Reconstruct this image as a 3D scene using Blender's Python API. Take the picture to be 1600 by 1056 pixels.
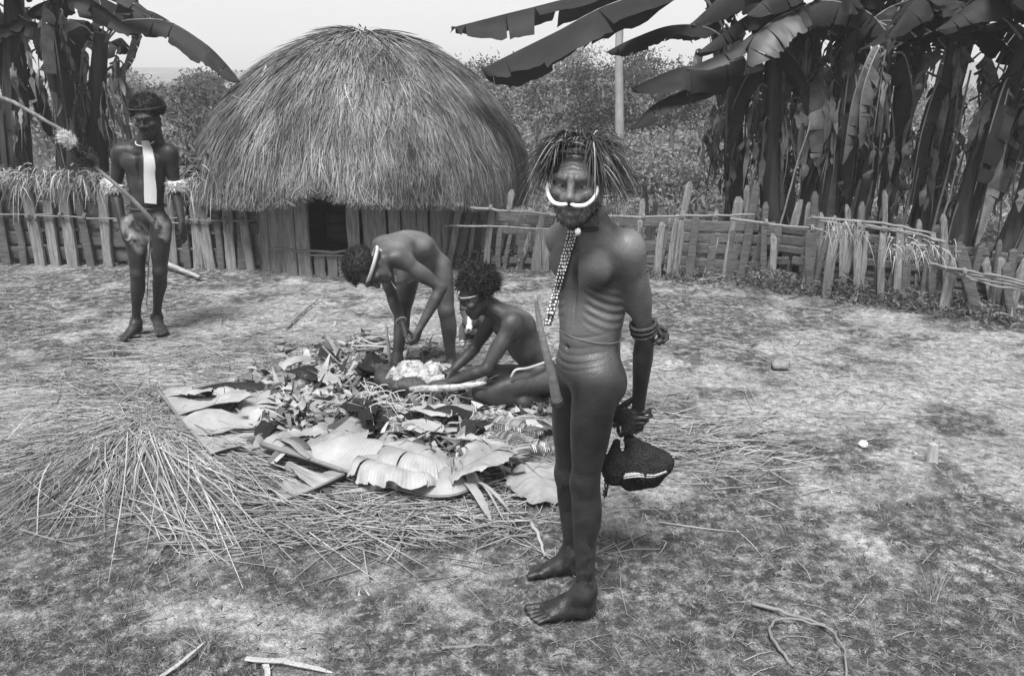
import bpy, math, random
import numpy as np
from mathutils import Vector, Matrix

PI = math.pi
random.seed(11)
rng = np.random.default_rng(11)
S = bpy.context.scene
COL = S.collection
for _o in list(bpy.data.objects):
    bpy.data.objects.remove(_o)

# ------------------------------------------------------------------ camera
CAM_H, PITCH, F_MM = 1.76, math.radians(17.32), 28.0
FPX = 1600 * F_MM / 36.0
cd = bpy.data.cameras.new('camera')
cam = bpy.data.objects.new('camera', cd)
COL.objects.link(cam)
cam.location = (0, 0, CAM_H)
cam.rotation_euler = (PI / 2 - PITCH, 0, 0)
cd.lens, cd.sensor_width, cd.sensor_fit = F_MM, 36.0, 'HORIZONTAL'
cd.clip_start, cd.clip_end = 0.05, 2000
S.camera = cam

# ------------------------------------------------------------------ light (black and white photograph: neutral light)
SUN_EL, SUN_AZ = math.radians(62), math.radians(196)      # azimuth clockwise from +Y: behind the camera, to the left
HAZE = .0030
SKY_STR, SUN_STR, SUN_ANGLE, EXPOSURE = 0.15, 4.4, math.radians(22), 0.82
w = bpy.data.worlds.new('World')
S.world = w
w.use_nodes = True
nt = w.node_tree
nt.nodes.clear()
sky = nt.nodes.new('ShaderNodeTexSky')
sky.sky_type = 'NISHITA'
sky.sun_disc = False
sky.sun_elevation, sky.sun_rotation = SUN_EL, SUN_AZ
sky.air_density, sky.dust_density, sky.ozone_density = 1.0, 4.0, 1.0
bw = nt.nodes.new('ShaderNodeRGBToBW')
bg = nt.nodes.new('ShaderNodeBackground')
bg.inputs['Strength'].default_value = SKY_STR
wo = nt.nodes.new('ShaderNodeOutputWorld')
nt.links.new(sky.outputs[0], bw.inputs[0])
veil = nt.nodes.new('ShaderNodeMath'); veil.operation = 'POWER'; veil.inputs[1].default_value = .35      # thin overcast evens out the sky
gain = nt.nodes.new('ShaderNodeMath'); gain.operation = 'MULTIPLY'; gain.inputs[1].default_value = 2.4
nt.links.new(bw.outputs[0], veil.inputs[0]); nt.links.new(veil.outputs[0], gain.inputs[0])
wtc = nt.nodes.new('ShaderNodeTexCoord'); wsp = nt.nodes.new('ShaderNodeSeparateXYZ')                                   # sky dimmed overhead to deepen shading, left bright along the horizon
wmr = nt.nodes.new('ShaderNodeMapRange'); wmr.inputs['From Min'].default_value, wmr.inputs['From Max'].default_value = .12, .5; wmr.inputs['To Min'].default_value, wmr.inputs['To Max'].default_value = 1.0, .60
wmu = nt.nodes.new('ShaderNodeMath'); wmu.operation = 'MULTIPLY'
nt.links.new(wtc.outputs['Generated'], wsp.inputs[0]); nt.links.new(wsp.outputs['Z'], wmr.inputs['Value'])
nt.links.new(gain.outputs[0], wmu.inputs[0]); nt.links.new(wmr.outputs[0], wmu.inputs[1])
nt.links.new(wmu.outputs[0], bg.inputs['Color'])
nt.links.new(bg.outputs[0], wo.inputs[0])
sl = bpy.data.lights.new('sun', 'SUN')
sl.energy, sl.angle, sl.color = SUN_STR, SUN_ANGLE, (1, 1, 1)
so = bpy.data.objects.new('sun', sl)
COL.objects.link(so)
sd = Vector((math.sin(SUN_AZ) * math.cos(SUN_EL), math.cos(SUN_AZ) * math.cos(SUN_EL), math.sin(SUN_EL)))
so.rotation_euler = (-sd).to_track_quat('-Z', 'Y').to_euler()
so.location = sd * 30
S.view_settings.view_transform = 'Standard'
S.view_settings.look = 'None'
S.view_settings.exposure = EXPOSURE
S.view_settings.gamma = 1.0

# ------------------------------------------------------------------ small maths
CP, SP = math.cos(PITCH), math.sin(PITCH)
def ray(px, py):
    a, b = (px - 800) / FPX, (528 - py) / FPX
    return a, CP + SP * b, -SP + CP * b
def at(px, py, Y):
    d = ray(px, py); t = Y / d[1]
    return np.array((d[0] * t, Y, CAM_H + d[2] * t))
def gnd(px, py, z=0.0):
    d = ray(px, py); t = (z - CAM_H) / d[2]
    return np.array((d[0] * t, d[1] * t, z))
def V3(*a): return np.array(a, float)
def nrm(v):
    v = np.asarray(v, float); return v / max(1e-9, np.linalg.norm(v))
def U(a, b): return random.uniform(a, b)
def lerp(a, b, t): return a + (b - a) * t
_tab = np.random.default_rng(5).random((256, 256))
def vn(x, y):
    x, y = np.asarray(x, float), np.asarray(y, float)
    xi, yi = np.floor(x).astype(int), np.floor(y).astype(int)
    fx, fy = x - xi, y - yi
    fx, fy = fx * fx * (3 - 2 * fx), fy * fy * (3 - 2 * fy)
    g = lambda a, b: _tab[a % 256, b % 256]
    return (g(xi, yi) * (1 - fx) + g(xi + 1, yi) * fx) * (1 - fy) + (g(xi, yi + 1) * (1 - fx) + g(xi + 1, yi + 1) * fx) * fy
def fbm(x, y, n=4):
    s, a, t = 0, 1, 0
    for i in range(n):
        s = s + a * vn(x * 2 ** i + 17.3 * i, y * 2 ** i + 9.1 * i); t += a; a *= .5
    return s / t
def spline(pts, n):
    P = np.asarray(pts, float)
    if len(P) == 2: return P[0] + (P[1] - P[0]) * np.linspace(0, 1, n + 1)[:, None]
    Q = np.vstack([2 * P[0] - P[1], P, 2 * P[-1] - P[-2]])
    out = []
    for t in np.linspace(0, len(P) - 1, n + 1):
        i = min(int(t), len(P) - 2); f = t - i
        a, b, c, d = Q[i:i + 4]
        out.append(.5 * (2 * b + (c - a) * f + (2 * a - 5 * b + 4 * c - d) * f * f + (3 * b - a - 3 * c + d) * f ** 3))
    return np.array(out)
def gz(x, y):          # the lie of the yard
    x, y = np.asarray(x, float), np.asarray(y, float)
    return (fbm(x * 1.1 + 40, y * 1.1 + 40, 3) - .5) * .035 + (fbm(x * 6, y * 6, 2) - .5) * .020 + (fbm(x * 13 + 5, y * 13, 2) - .5) * .010 - .012

# ------------------------------------------------------------------ materials
def mat(name, c, rough=.8, var=.25, scale=6.0, isl=0.0, bump=0.0, bscale=60.0, stretch=(1, 1, 1), spec=.3, transl=0.0, dark=None, detail=5.0, attr=None, attrc=.6, veins=0.0):
    m = bpy.data.materials.new(name); m.use_nodes = True
    t = m.node_tree; N, L = t.nodes, t.links
    b = N['Principled BSDF']
    b.inputs['Roughness'].default_value = rough
    b.inputs['Specular IOR Level'].default_value = spec
    tc = N.new('ShaderNodeTexCoord'); mp = N.new('ShaderNodeMapping')
    mp.inputs['Scale'].default_value = stretch
    L.new(tc.outputs['Object'], mp.inputs['Vector'])
    nz = N.new('ShaderNodeTexNoise'); nz.inputs['Scale'].default_value = scale; nz.inputs['Detail'].default_value = detail
    nz.inputs['Roughness'].default_value = .65
    L.new(mp.outputs[0], nz.inputs['Vector'])
    mr = N.new('ShaderNodeMapRange')
    mr.inputs['From Min'].default_value, mr.inputs['From Max'].default_value = .3, .7
    lo, hi = (c * (1 - var), c * (1 + var)) if dark is None else (dark, c)
    mr.inputs['To Min'].default_value, mr.inputs['To Max'].default_value = lo, hi
    L.new(nz.outputs['Fac'], mr.inputs['Value'])
    cur = mr.outputs[0]
    if isl:
        g = N.new('ShaderNodeNewGeometry'); r = N.new('ShaderNodeMapRange')
        r.inputs['To Min'].default_value, r.inputs['To Max'].default_value = 1 - isl, 1 + isl
        L.new(g.outputs['Random Per Island'], r.inputs['Value'])
        k = N.new('ShaderNodeMath'); k.operation = 'MULTIPLY'
        L.new(cur, k.inputs[0]); L.new(r.outputs[0], k.inputs[1]); cur = k.outputs[0]
    if attr:
        a = N.new('ShaderNodeAttribute'); a.attribute_name = attr
        x = N.new('ShaderNodeMix'); x.data_type = 'FLOAT'
        L.new(a.outputs['Fac'], x.inputs[0]); L.new(cur, x.inputs[2]); x.inputs[3].default_value = attrc
        cur = x.outputs[0]
    bsrc = None
    if veins:
        a = N.new('ShaderNodeAttribute'); a.attribute_name = 'lv'
        wv = N.new('ShaderNodeTexWave'); wv.inputs['Scale'].default_value = 26; wv.inputs['Distortion'].default_value = 1.2
        wv.inputs['Detail'].default_value = 2; wv.bands_direction = 'X'
        L.new(a.outputs['Vector'], wv.inputs['Vector'])
        r = N.new('ShaderNodeMapRange'); r.inputs['To Min'].default_value, r.inputs['To Max'].default_value = 1 - veins, 1 + veins * .6
        L.new(wv.outputs['Fac'], r.inputs['Value'])
        k = N.new('ShaderNodeMath'); k.operation = 'MULTIPLY'
        L.new(cur, k.inputs[0]); L.new(r.outputs[0], k.inputs[1]); cur = k.outputs[0]
        bsrc = wv.outputs['Fac']
    cc = N.new('ShaderNodeCombineColor')
    for i in range(3): L.new(cur, cc.inputs[i])
    L.new(cc.outputs[0], b.inputs['Base Color'])
    if bump:
        n2 = N.new('ShaderNodeTexNoise'); n2.inputs['Scale'].default_value = bscale; n2.inputs['Detail'].default_value = 6
        L.new(mp.outputs[0], n2.inputs['Vector'])
        bp = N.new('ShaderNodeBump'); bp.inputs['Strength'].default_value = bump; bp.inputs['Distance'].default_value = .02
        L.new(bsrc or n2.outputs['Fac'], bp.inputs['Height']); L.new(bp.outputs[0], b.inputs['Normal'])
    if transl:
        tr = N.new('ShaderNodeBsdfTranslucent'); L.new(cc.outputs[0], tr.inputs['Color'])
        mx = N.new('ShaderNodeMixShader'); mx.inputs[0].default_value = transl
        L.new(b.outputs[0], mx.inputs[1]); L.new(tr.outputs[0], mx.inputs[2])
        L.new(mx.outputs[0], N['Material Output'].inputs['Surface'])
    return m

M = dict(
    straw=mat('straw', .245, .7, .25, 3, isl=.6, spec=.25),
    dry=mat('dry grass', .24, .8, .25, 3, isl=.5),
    thatch=mat('weathered thatch', .22, .85, .3, 1.7, isl=.75, dark=.04, spec=.2),
    thatch_core=mat('packed thatch', .12, .95, .3, 4, bump=.6, bscale=50),
    wood=mat('grey split wood', .20, .85, .45, 7, bump=.8, bscale=18, stretch=(6, 6, .7), spec=.2),
    wood_dark=mat('dark split wood', .09, .9, .35, 7, bump=.5, bscale=18, stretch=(.7, 6, 6), spec=.2),  # darker split wood for the stacked boards and some stakes
    pole=mat('pale pole', .17, .7, .25, 5, bump=.3, bscale=20, stretch=(1, 4, 4)),
    lash=mat('vine lashing', .18, .8, .2, 20),
    dark_boards=mat('dark boards', .03, .95, .3, 6),  # very dark boards for the inside of the hut
    leaf=mat('banana leaf', .022, .55, .35, 3, veins=.14, bump=.12, transl=.22, spec=.15),
    leaf_dry=mat('dry banana leaf', .14, .8, .6, 6, isl=.5, veins=.2, transl=.15),
    leaf_pale=mat('cut banana leaf underside', .28, .5, .4, 4, veins=.05, bump=.12, transl=.12, spec=.35),
    leaf_scrap=mat('leaf scraps', .20, .6, .3, 5, isl=.8, transl=.1),
    leaf_sunlit=mat('sunlit banana leaf', .075, .45, .2, 3, veins=.1, bump=.12, transl=.3, spec=.5),  # lighter copy of the banana leaf, falling light put into its colour
    crumb=mat('trodden leaf bits', .13, .85, .4, 9, isl=.95),
    rib=mat('leaf midrib', .15, .5, .2, 8),
    stem=mat('banana stem', .055, .6, .5, 4, bump=.4, bscale=14, stretch=(5, 5, .5), dark=.010, spec=.12),
    bark=mat('bark', .16, .9, .4, 6, bump=.6, bscale=20, stretch=(3, 3, .6)),
    bark_pale=mat('pale bark', .26, .8, .25, 5, bump=.3, bscale=15, stretch=(1, 1, .5)),
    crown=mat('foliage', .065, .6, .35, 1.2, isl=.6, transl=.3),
    crown_far=mat('distant foliage', .20, .7, .6, .45, isl=.35, transl=.3),  # lighter than the other foliage: distance haze put into the colour
    grass=mat('turf blades', .13, .7, .35, 2, isl=.8, transl=.2),
    weed=mat('weed leaves', .13, .6, .3, 4, isl=.6, transl=.2),
    hair=mat('black hair', .014, .75, .4, 60, isl=.5, spec=.3),
    feather=mat('dark feathers', .028, .65, .4, 20, isl=.85, spec=.35),
    feather_pale=mat('pale feather quills', .30, .6, .3, 20, isl=.5),
    tusk=mat('boar tusk', .85, .3, .06, 30, spec=.5),
    eye=mat('dark wet eye', .02, .12, .1, 30, spec=.6),
    sclera=mat('eye white', .16, .25, .1, 30, spec=.5),
    gourd=mat('dry gourd', .20, .6, .35, 9, bump=.2, bscale=40),
    fur_white=mat('white fur', .58, .8, .12, 30, isl=.2),
    fur_dark=mat('dark fur', .03, .8, .3, 30, isl=.5),
    bib=mat('white woven bib', .44, .75, .06, 14, bump=.25, bscale=160),
    string=mat('pale string', .36, .7, .2, 20),
    cord_dark=mat('dark woven cord', .045, .7, .4, 50, bump=.5, bscale=120),
    shell=mat('cowrie shell', .62, .35, .2, 30, spec=.5, isl=.25),
    meat=mat('pale fat and meat', .52, .4, .5, 22, bump=.5, bscale=50, dark=.10, spec=.5),
    hide=mat('singed pig hide', .032, .5, .5, 14, bump=.5, bscale=60, spec=.4),
    stone=mat('pale stone', .55, .8, .2, 20, bump=.4, bscale=40),
    chip=mat('fresh split wood', .32, .7, .3, 16, stretch=(6, 6, .5), bump=.3, bscale=20),
    dogfur=mat('dog coat', .06, .8, .35, 12, bump=.4, bscale=150, attr='paint', attrc=.6),
)

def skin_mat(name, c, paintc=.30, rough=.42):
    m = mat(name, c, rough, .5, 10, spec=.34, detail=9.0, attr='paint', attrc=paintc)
    t = m.node_tree; N, L = t.nodes, t.links
    tc = N.new('ShaderNodeTexCoord')
    n1 = N.new('ShaderNodeTexNoise'); n1.inputs['Scale'].default_value = 220; n1.inputs['Detail'].default_value = 4
    n2 = N.new('ShaderNodeTexNoise'); n2.inputs['Scale'].default_value = 42; n2.inputs['Detail'].default_value = 5; n2.inputs['Distortion'].default_value = 1.0
    ad = N.new('ShaderNodeMath'); ad.operation = 'ADD'
    L.new(tc.outputs['Object'], n1.inputs['Vector']); L.new(tc.outputs['Object'], n2.inputs['Vector'])
    L.new(n1.outputs['Fac'], ad.inputs[0]); L.new(n2.outputs['Fac'], ad.inputs[1])
    bp = N.new('ShaderNodeBump'); bp.inputs['Strength'].default_value = .32; bp.inputs['Distance'].default_value = .006
    L.new(ad.outputs[0], bp.inputs['Height']); L.new(bp.outputs[0], N['Principled BSDF'].inputs['Normal'])
    rr = N.new('ShaderNodeMapRange'); rr.inputs['To Min'].default_value, rr.inputs['To Max'].default_value = rough - .08, rough + .2
    L.new(n2.outputs['Fac'], rr.inputs['Value']); L.new(rr.outputs[0], N['Principled BSDF'].inputs['Roughness'])
    return m

# ------------------------------------------------------------------ mesh building
ORIGIN = {}
class MB:
    def __init__(s): s.v, s.f, s.m, s.n, s.lv, s.mi = [], [], [], 0, [], 0
    def add(s, v, f, lv=None, mi=None):
        v = np.asarray(v, float).reshape(-1, 3); f = np.asarray(f, int)
        s.v.append(v); s.f.append(f + s.n); s.m.append(np.full(len(f), s.mi if mi is None else mi))
        s.lv.append(np.zeros((len(v), 3)) if lv is None else np.asarray(lv, float)); s.n += len(v)
    def tube(s, P, R, n=7, cap=True, squash=1.0, mi=None):
        P = np.asarray(P, float); k = len(P)
        R = np.full(k, R, float) if np.isscalar(R) else np.asarray(R, float)
        T = np.gradient(P, axis=0); T /= np.linalg.norm(T, axis=1)[:, None] + 1e-12
        a = np.array((0, 0, 1.)) if abs(T[0][2]) < .9 else np.array((1., 0, 0))
        A = np.zeros_like(P)
        for i in range(k):
            a = a - T[i] * a.dot(T[i]); a = a / (np.linalg.norm(a) + 1e-12); A[i] = a
        B = np.cross(T, A)
        th = np.arange(n) * 2 * PI / n
        v = P[:, None] + R[:, None, None] * (np.cos(th)[None, :, None] * A[:, None] + squash * np.sin(th)[None, :, None] * B[:, None])
        i, j = np.meshgrid(np.arange(k - 1), np.arange(n), indexing='ij')
        q = np.stack([i * n + j, i * n + (j + 1) % n, (i + 1) * n + (j + 1) % n, (i + 1) * n + j], -1).reshape(-1, 4)
        base = s.n
        s.add(v.reshape(-1, 3), q, mi=mi)
        if cap:
            for e, fl in ((0, 1), (k - 1, 0)):
                c = [[base + e * n + (x if not fl else n - 1 - x) for x in (0, y, y + 1)] for y in range(1, n - 1)]
                s.f.append(np.array(c)); s.m.append(np.full(len(c), s.mi if mi is None else mi))
    def ribbon(s, P, W, side, mi=None, lv=None):
        P = np.asarray(P, float); k = len(P)
        W = np.full(k, W, float) if np.isscalar(W) else np.asarray(W, float)
        side = np.asarray(side, float)
        if side.ndim == 1: side = np.tile(nrm(side), (k, 1))
        v = np.stack([P - side * W[:, None] / 2, P + side * W[:, None] / 2], 1).reshape(-1, 3)
        i = np.arange(k - 1)
        s.add(v, np.stack([2 * i, 2 * i + 1, 2 * i + 3, 2 * i + 2], -1), mi=mi)
    def plank(s, p0, p1, wid, th, face, tip=0.0, jit=.006, n=5, taper=1.0):
        p0, p1 = np.asarray(p0, float), np.asarray(p1, float)
        d = nrm(p1 - p0); b = np.asarray(face, float); b = nrm(b - d * b.dot(d)); a = np.cross(d, b)
        L = np.linalg.norm(p1 - p0)
        rings, cut = [], U(-.4, .4)
        bow = U(-1, 1) * jit * 1.5
        for i in range(n + 1):
            t = i / n; k = 1.0 + (taper - 1) * t
            c = p0 + d * L * t + a * bow * math.sin(PI * t)
            ww = wid * k * U(.93, 1.05); hh = th * U(.85, 1.1)
            r = []
            for sa, sb in ((-1, -.7), (-.7, -1), (.7, -1), (1, -.7), (1, .7), (.7, 1), (-.7, 1), (-1, .7)):
                q = c + a * sa * ww / 2 + b * sb * hh / 2
                if i == n: q = q + d * (cut * sa * wid * .3)
                r.append(q + rng.normal(0, jit * .12, 3))
            rings.append(r)
        if tip:
            c = p1 + d * tip + a * U(-.25, .25) * wid
            rings.append([c + (q - p1) * .42 for q in np.array(rings[-1])])
        v = np.array(rings); k = len(v); n8 = 8
        i, j = np.meshgrid(np.arange(k - 1), np.arange(n8), indexing='ij')
        q = np.stack([i * n8 + j, i * n8 + (j + 1) % n8, (i + 1) * n8 + (j + 1) % n8, (i + 1) * n8 + j], -1).reshape(-1, 4)
        base = s.n
        s.add(v.reshape(-1, 3), q)
        for e in (0, k - 1):
            c = np.array([[base + e * n8, base + e * n8 + y, base + e * n8 + y + 1] for y in range(1, 7)])
            s.f.append(c if e else c[:, ::-1]); s.m.append(np.full(len(c), s.mi))
    def blob(s, c, r, nu=14, nv=9, nz=.0, fr=None):
        u, v = np.meshgrid(np.arange(nu) * 2 * PI / nu, np.linspace(0, PI, nv), indexing='xy')
        p = np.stack([np.cos(u) * np.sin(v), np.sin(u) * np.sin(v), np.cos(v)], -1).reshape(-1, 3)
        if nz: p = p * (1 + nz * (rng.random((len(p), 1)) - .5))
        p = p * np.asarray(r)
        if fr is not None: p = p @ np.asarray(fr)
        i, j = np.meshgrid(np.arange(nv - 1), np.arange(nu), indexing='ij')
        q = np.stack([i * nu + j, (i + 1) * nu + j, (i + 1) * nu + (j + 1) % nu, i * nu + (j + 1) % nu], -1).reshape(-1, 4)
        s.add(p + np.asarray(c), q)
    def blades(s, P0, D, L, W, bend, seg=2, side=None):
        """many thin tapering blades at once: roots P0, unit directions D, lengths, widths, bend vectors"""
        n = len(P0); L, W = np.broadcast_to(L, n)[:, None], np.broadcast_to(W, n)[:, None]
        if side is None: side = np.cross(D, rng.normal(0, 1, (n, 3)))
        side = side / (np.linalg.norm(side, axis=1)[:, None] + 1e-9)
        rows = []
        for i in range(seg + 1):
            t = i / seg
            c = P0 + D * L * t + bend * L * t * t
            ww = W * (1 - .85 * t ** 1.5) / 2
            rows += [c - side * ww, c + side * ww]
        v = np.stack(rows, 1)
        f = []
        for i in range(seg): f.append([2 * i, 2 * i + 1, 2 * i + 3, 2 * i + 2])
        f = (np.arange(n)[:, None, None] * (2 * seg + 2) + np.array(f)[None]).reshape(-1, 4)
        s.add(v.reshape(-1, 3), f)
    def straws(s, P0, P1, W, sag=None):
        """triangular stalks from P0 to P1"""
        n = len(P0); W = np.broadcast_to(W, n)[:, None]
        mid = (P0 + P1) / 2 + (0 if sag is None else sag)
        d = P1 - P0; d = d / (np.linalg.norm(d, axis=1)[:, None] + 1e-9)
        a = np.cross(d, np.array((0.3, .2, 1.))); a = a / (np.linalg.norm(a, axis=1)[:, None] + 1e-9); b = np.cross(d, a)
        rows = []
        for c, k in ((P0, 1.), (mid, .9), (P1, .45)):
            for th in (0, 2 * PI / 3, 4 * PI / 3):
                rows.append(c + (a * math.cos(th) + b * math.sin(th)) * W * k / 2)
        v = np.stack(rows, 1)
        f = [[i * 3 + j, i * 3 + (j + 1) % 3, i * 3 + 3 + (j + 1) % 3, i * 3 + 3 + j] for i in (0, 1) for j in range(3)]
        f = (np.arange(n)[:, None, None] * 9 + np.array(f)[None]).reshape(-1, 4)
        s.add(v.reshape(-1, 3), f)
    def build(s, name, mats, parent=None, base=None, smooth=True, paint=None):
        v = np.vstack(s.v); base = ORIGIN[parent.name] if parent is not None else (np.zeros(3) if base is None else np.asarray(base, float))
        me = bpy.data.meshes.new(name)
        ls, tot = [], []
        for f in s.f: ls.append(f.reshape(-1)); tot.append(np.full(len(f), f.shape[1]))
        ls, tot = np.concatenate(ls), np.concatenate(tot)
        me.vertices.add(len(v)); me.vertices.foreach_set('co', (v - base).astype(np.float32).ravel())
        me.loops.add(len(ls)); me.loops.foreach_set('vertex_index', ls.astype(np.int32))
        me.polygons.add(len(tot)); me.polygons.foreach_set('loop_start', (np.cumsum(tot) - tot).astype(np.int32))
        me.update(calc_edges=True)
        mi = np.concatenate(s.m)
        me.polygons.foreach_set('material_index', mi.astype(np.int32))
        me.polygons.foreach_set('use_smooth', np.full(len(tot), smooth))
        lv = np.vstack(s.lv)
        if np.any(lv):
            a = me.attributes.new('lv', 'FLOAT_VECTOR', 'POINT'); a.data.foreach_set('vector', lv.astype(np.float32).ravel())
        if paint is not None:
            a = me.attributes.new('paint', 'FLOAT', 'POINT'); a.data.foreach_set('value', np.asarray(paint, np.float32))
        for m_ in (mats if isinstance(mats, (list, tuple)) else [mats]): me.materials.append(m_)
        me.validate()
        o = bpy.data.objects.new(name, me); COL.objects.link(o)
        if parent is not None:
            o.parent = parent; ORIGIN[o.name] = base
        else:
            o.location = base; ORIGIN[o.name] = base
        return o
def tag(o, label=None, cat=None, group=None, kind=None):
    if label: o['label'] = label
    if cat: o['category'] = cat
    if group: o['group'] = group
    if kind: o['kind'] = kind
    return o
def thing(name, loc, label, cat, group=None):
    o = bpy.data.objects.new(name, None); COL.objects.link(o)
    o.empty_display_size = .1
    o.location = loc; ORIGIN[o.name] = np.asarray(loc, float)
    return tag(o, label, cat, group)
# ------------------------------------------------------------------ the ground
def axis(a, b, fine_a, fine_b, step, grow=1.35):
    out = list(np.arange(fine_a, fine_b, step)); d, x = step, fine_b
    while x < b: out.append(x); d *= grow; x += d
    out.append(b); d, x, left = step, fine_a - step, []
    while x > a: left.append(x); d *= grow; x -= d
    left.append(a)
    return np.array(left[::-1] + out)
def turf(x, y):        # 0 bare trodden earth .. 1 grass
    g = fbm(x * .9 + 3.1, y * .9 + 8.2, 4) * .45 + fbm(x * 4.2, y * 4.2, 4) * .55
    near = np.clip((3.0 - y) / 1.4, 0, 1) * .13
    right = np.clip((x - 1.2) / 2.2, 0, 1) * .06
    edge = np.clip((y - 6.4) / 1.2, 0, 1) * .10
    path = -np.clip(1 - np.abs(y - 4.6) / 1.6, 0, 1) * .07
    return np.clip((g + near + right + edge + path - .472) / .08, 0, 1)
gx, gy = axis(-420, 420, -4.2, 5.0, .035), axis(-12, 420, .9, 8.6, .035)
X, Y = np.meshgrid(gx, gy, indexing='xy')
near = np.clip((30 - np.hypot(X, Y)) / 20, 0, 1)
Z = gz(X, Y) * near
Z = Z + np.clip((Y - 14) / 26, 0, 1) * np.clip((X + 3) / 8, 0, 1) * 1.3 * np.clip((90 - Y) / 30, 0, 1)
mb = MB(); nx, ny = len(gx), len(gy)
i, j = np.meshgrid(np.arange(ny - 1), np.arange(nx - 1), indexing='ij')
mb.add(np.stack([X, Y, Z], -1).reshape(-1, 3), np.stack([i * nx + j, i * nx + j + 1, (i + 1) * nx + j + 1, (i + 1) * nx + j], -1).reshape(-1, 4))
gm = bpy.data.materials.new('trodden earth'); gm.use_nodes = True
t = gm.node_tree; N, L = t.nodes, t.links
pb = N['Principled BSDF']; pb.inputs['Roughness'].default_value = .95; pb.inputs['Specular IOR Level'].default_value = .15
tc = N.new('ShaderNodeTexCoord')
def noise(sc, det=6, rg=.6):
    n = N.new('ShaderNodeTexNoise'); n.inputs['Scale'].default_value = sc; n.inputs['Detail'].default_value = det
    n.inputs['Roughness'].default_value = rg; L.new(tc.outputs['Object'], n.inputs['Vector']); return n.outputs['Fac']
def rmap(src, a, b, c, d):
    r = N.new('ShaderNodeMapRange'); L.new(src, r.inputs['Value'])
    for k, x in zip(('From Min', 'From Max', 'To Min', 'To Max'), (a, b, c, d)): r.inputs[k].default_value = x
    return r.outputs[0]
def mth(op, a, b):
    k = N.new('ShaderNodeMath'); k.operation = op
    for q, x in enumerate((a, b)):
        if isinstance(x, (int, float)): k.inputs[q].default_value = x
        else: L.new(x, k.inputs[q])
    return k.outputs[0]
earth = mth('MULTIPLY', rmap(noise(1.7), .3, .7, .24, .46), rmap(noise(24, 9, .75), .38, .62, .4, 1.4))
earth = mth('MULTIPLY', earth, rmap(noise(140, 4), .38, .62, .7, 1.25))
green = mth('MULTIPLY', rmap(noise(5), .3, .7, .04, .10), rmap(noise(90, 6, .7), .3, .7, .55, 1.45))
at_ = N.new('ShaderNodeAttribute'); at_.attribute_name = 'paint'
fac = mth('MULTIPLY', at_.outputs['Fac'], rmap(noise(15, 9, .75), .42, .54, .12, 1))
mx = N.new('ShaderNodeMix'); mx.data_type = 'FLOAT'
fac = mth('MINIMUM', fac, 1.0); L.new(fac, mx.inputs[0]); L.new(earth, mx.inputs[2]); L.new(green, mx.inputs[3])
cc = N.new('ShaderNodeCombineColor')
for q in range(3): L.new(mx.outputs[0], cc.inputs[q])
L.new(cc.outputs[0], pb.inputs['Base Color'])
bp = N.new('ShaderNodeBump'); bp.inputs['Strength'].default_value = .9; bp.inputs['Distance'].default_value = .035
L.new(mth('ADD', noise(30, 8, .7), mth('MULTIPLY', noise(170, 4), .5)), bp.inputs['Height']); L.new(bp.outputs[0], pb.inputs['Normal'])
tf = turf(X, Y); tf = np.where(Y > 9, 1, tf); tf = np.where(Y > 30, 2.5, tf)
tag(mb.build('ground', gm, paint=tf.ravel()), kind='structure')

# far hill across the valley
mb = MB()
hx, hy = np.linspace(-380, 380, 90), np.linspace(190, 400, 14)
X, Y = np.meshgrid(hx, hy, indexing='xy')
Z = -1 + (np.sin((Y - 190) / 210 * PI)) * (5 + 9 * fbm(X * .012 + 3, Y * .012, 4))
i, j = np.meshgrid(np.arange(13), np.arange(89), indexing='ij')
mb.add(np.stack([X, Y, Z], -1).reshape(-1, 3), np.stack([i * 90 + j, i * 90 + j + 1, (i + 1) * 90 + j + 1, (i + 1) * 90 + j], -1).reshape(-1, 4))
tag(mb.build('hill', mat('far hillside', .10, .95, .5, .12, detail=8)), kind='structure')

# ------------------------------------------------------------------ turf blades
n = 520000
yy = 1.15 + 7.6 * rng.random(n) ** 1.9
xx = (rng.random(n) - .5) * 2 * (yy * .72 + .5)
keep = rng.random(n) < turf(xx, yy) ** 1.3 * (.35 + .65 * fbm(xx * 9, yy * 9, 2))
xx, yy = xx[keep], yy[keep]; n = len(xx)
P = np.stack([xx, yy, gz(xx, yy) - .004], -1)
D = rng.normal(0, .8, (n, 3)); D[:, 2] = .25 + .6 * rng.random(n); D /= np.linalg.norm(D, axis=1)[:, None]
B = rng.normal(0, .35, (n, 3)); B[:, 2] = -.25
Ln = (.012 + .036 * rng.random(n) ** 2) * (.7 + .8 * fbm(xx * 2, yy * 2, 2))
mb = MB(); mb.blades(P, D, Ln, .0024 + .001 * yy / 4, B)
tag(mb.build('grass', M['grass']), 'short trodden turf in patches over the bare yard', 'grass', kind='stuff')

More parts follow.
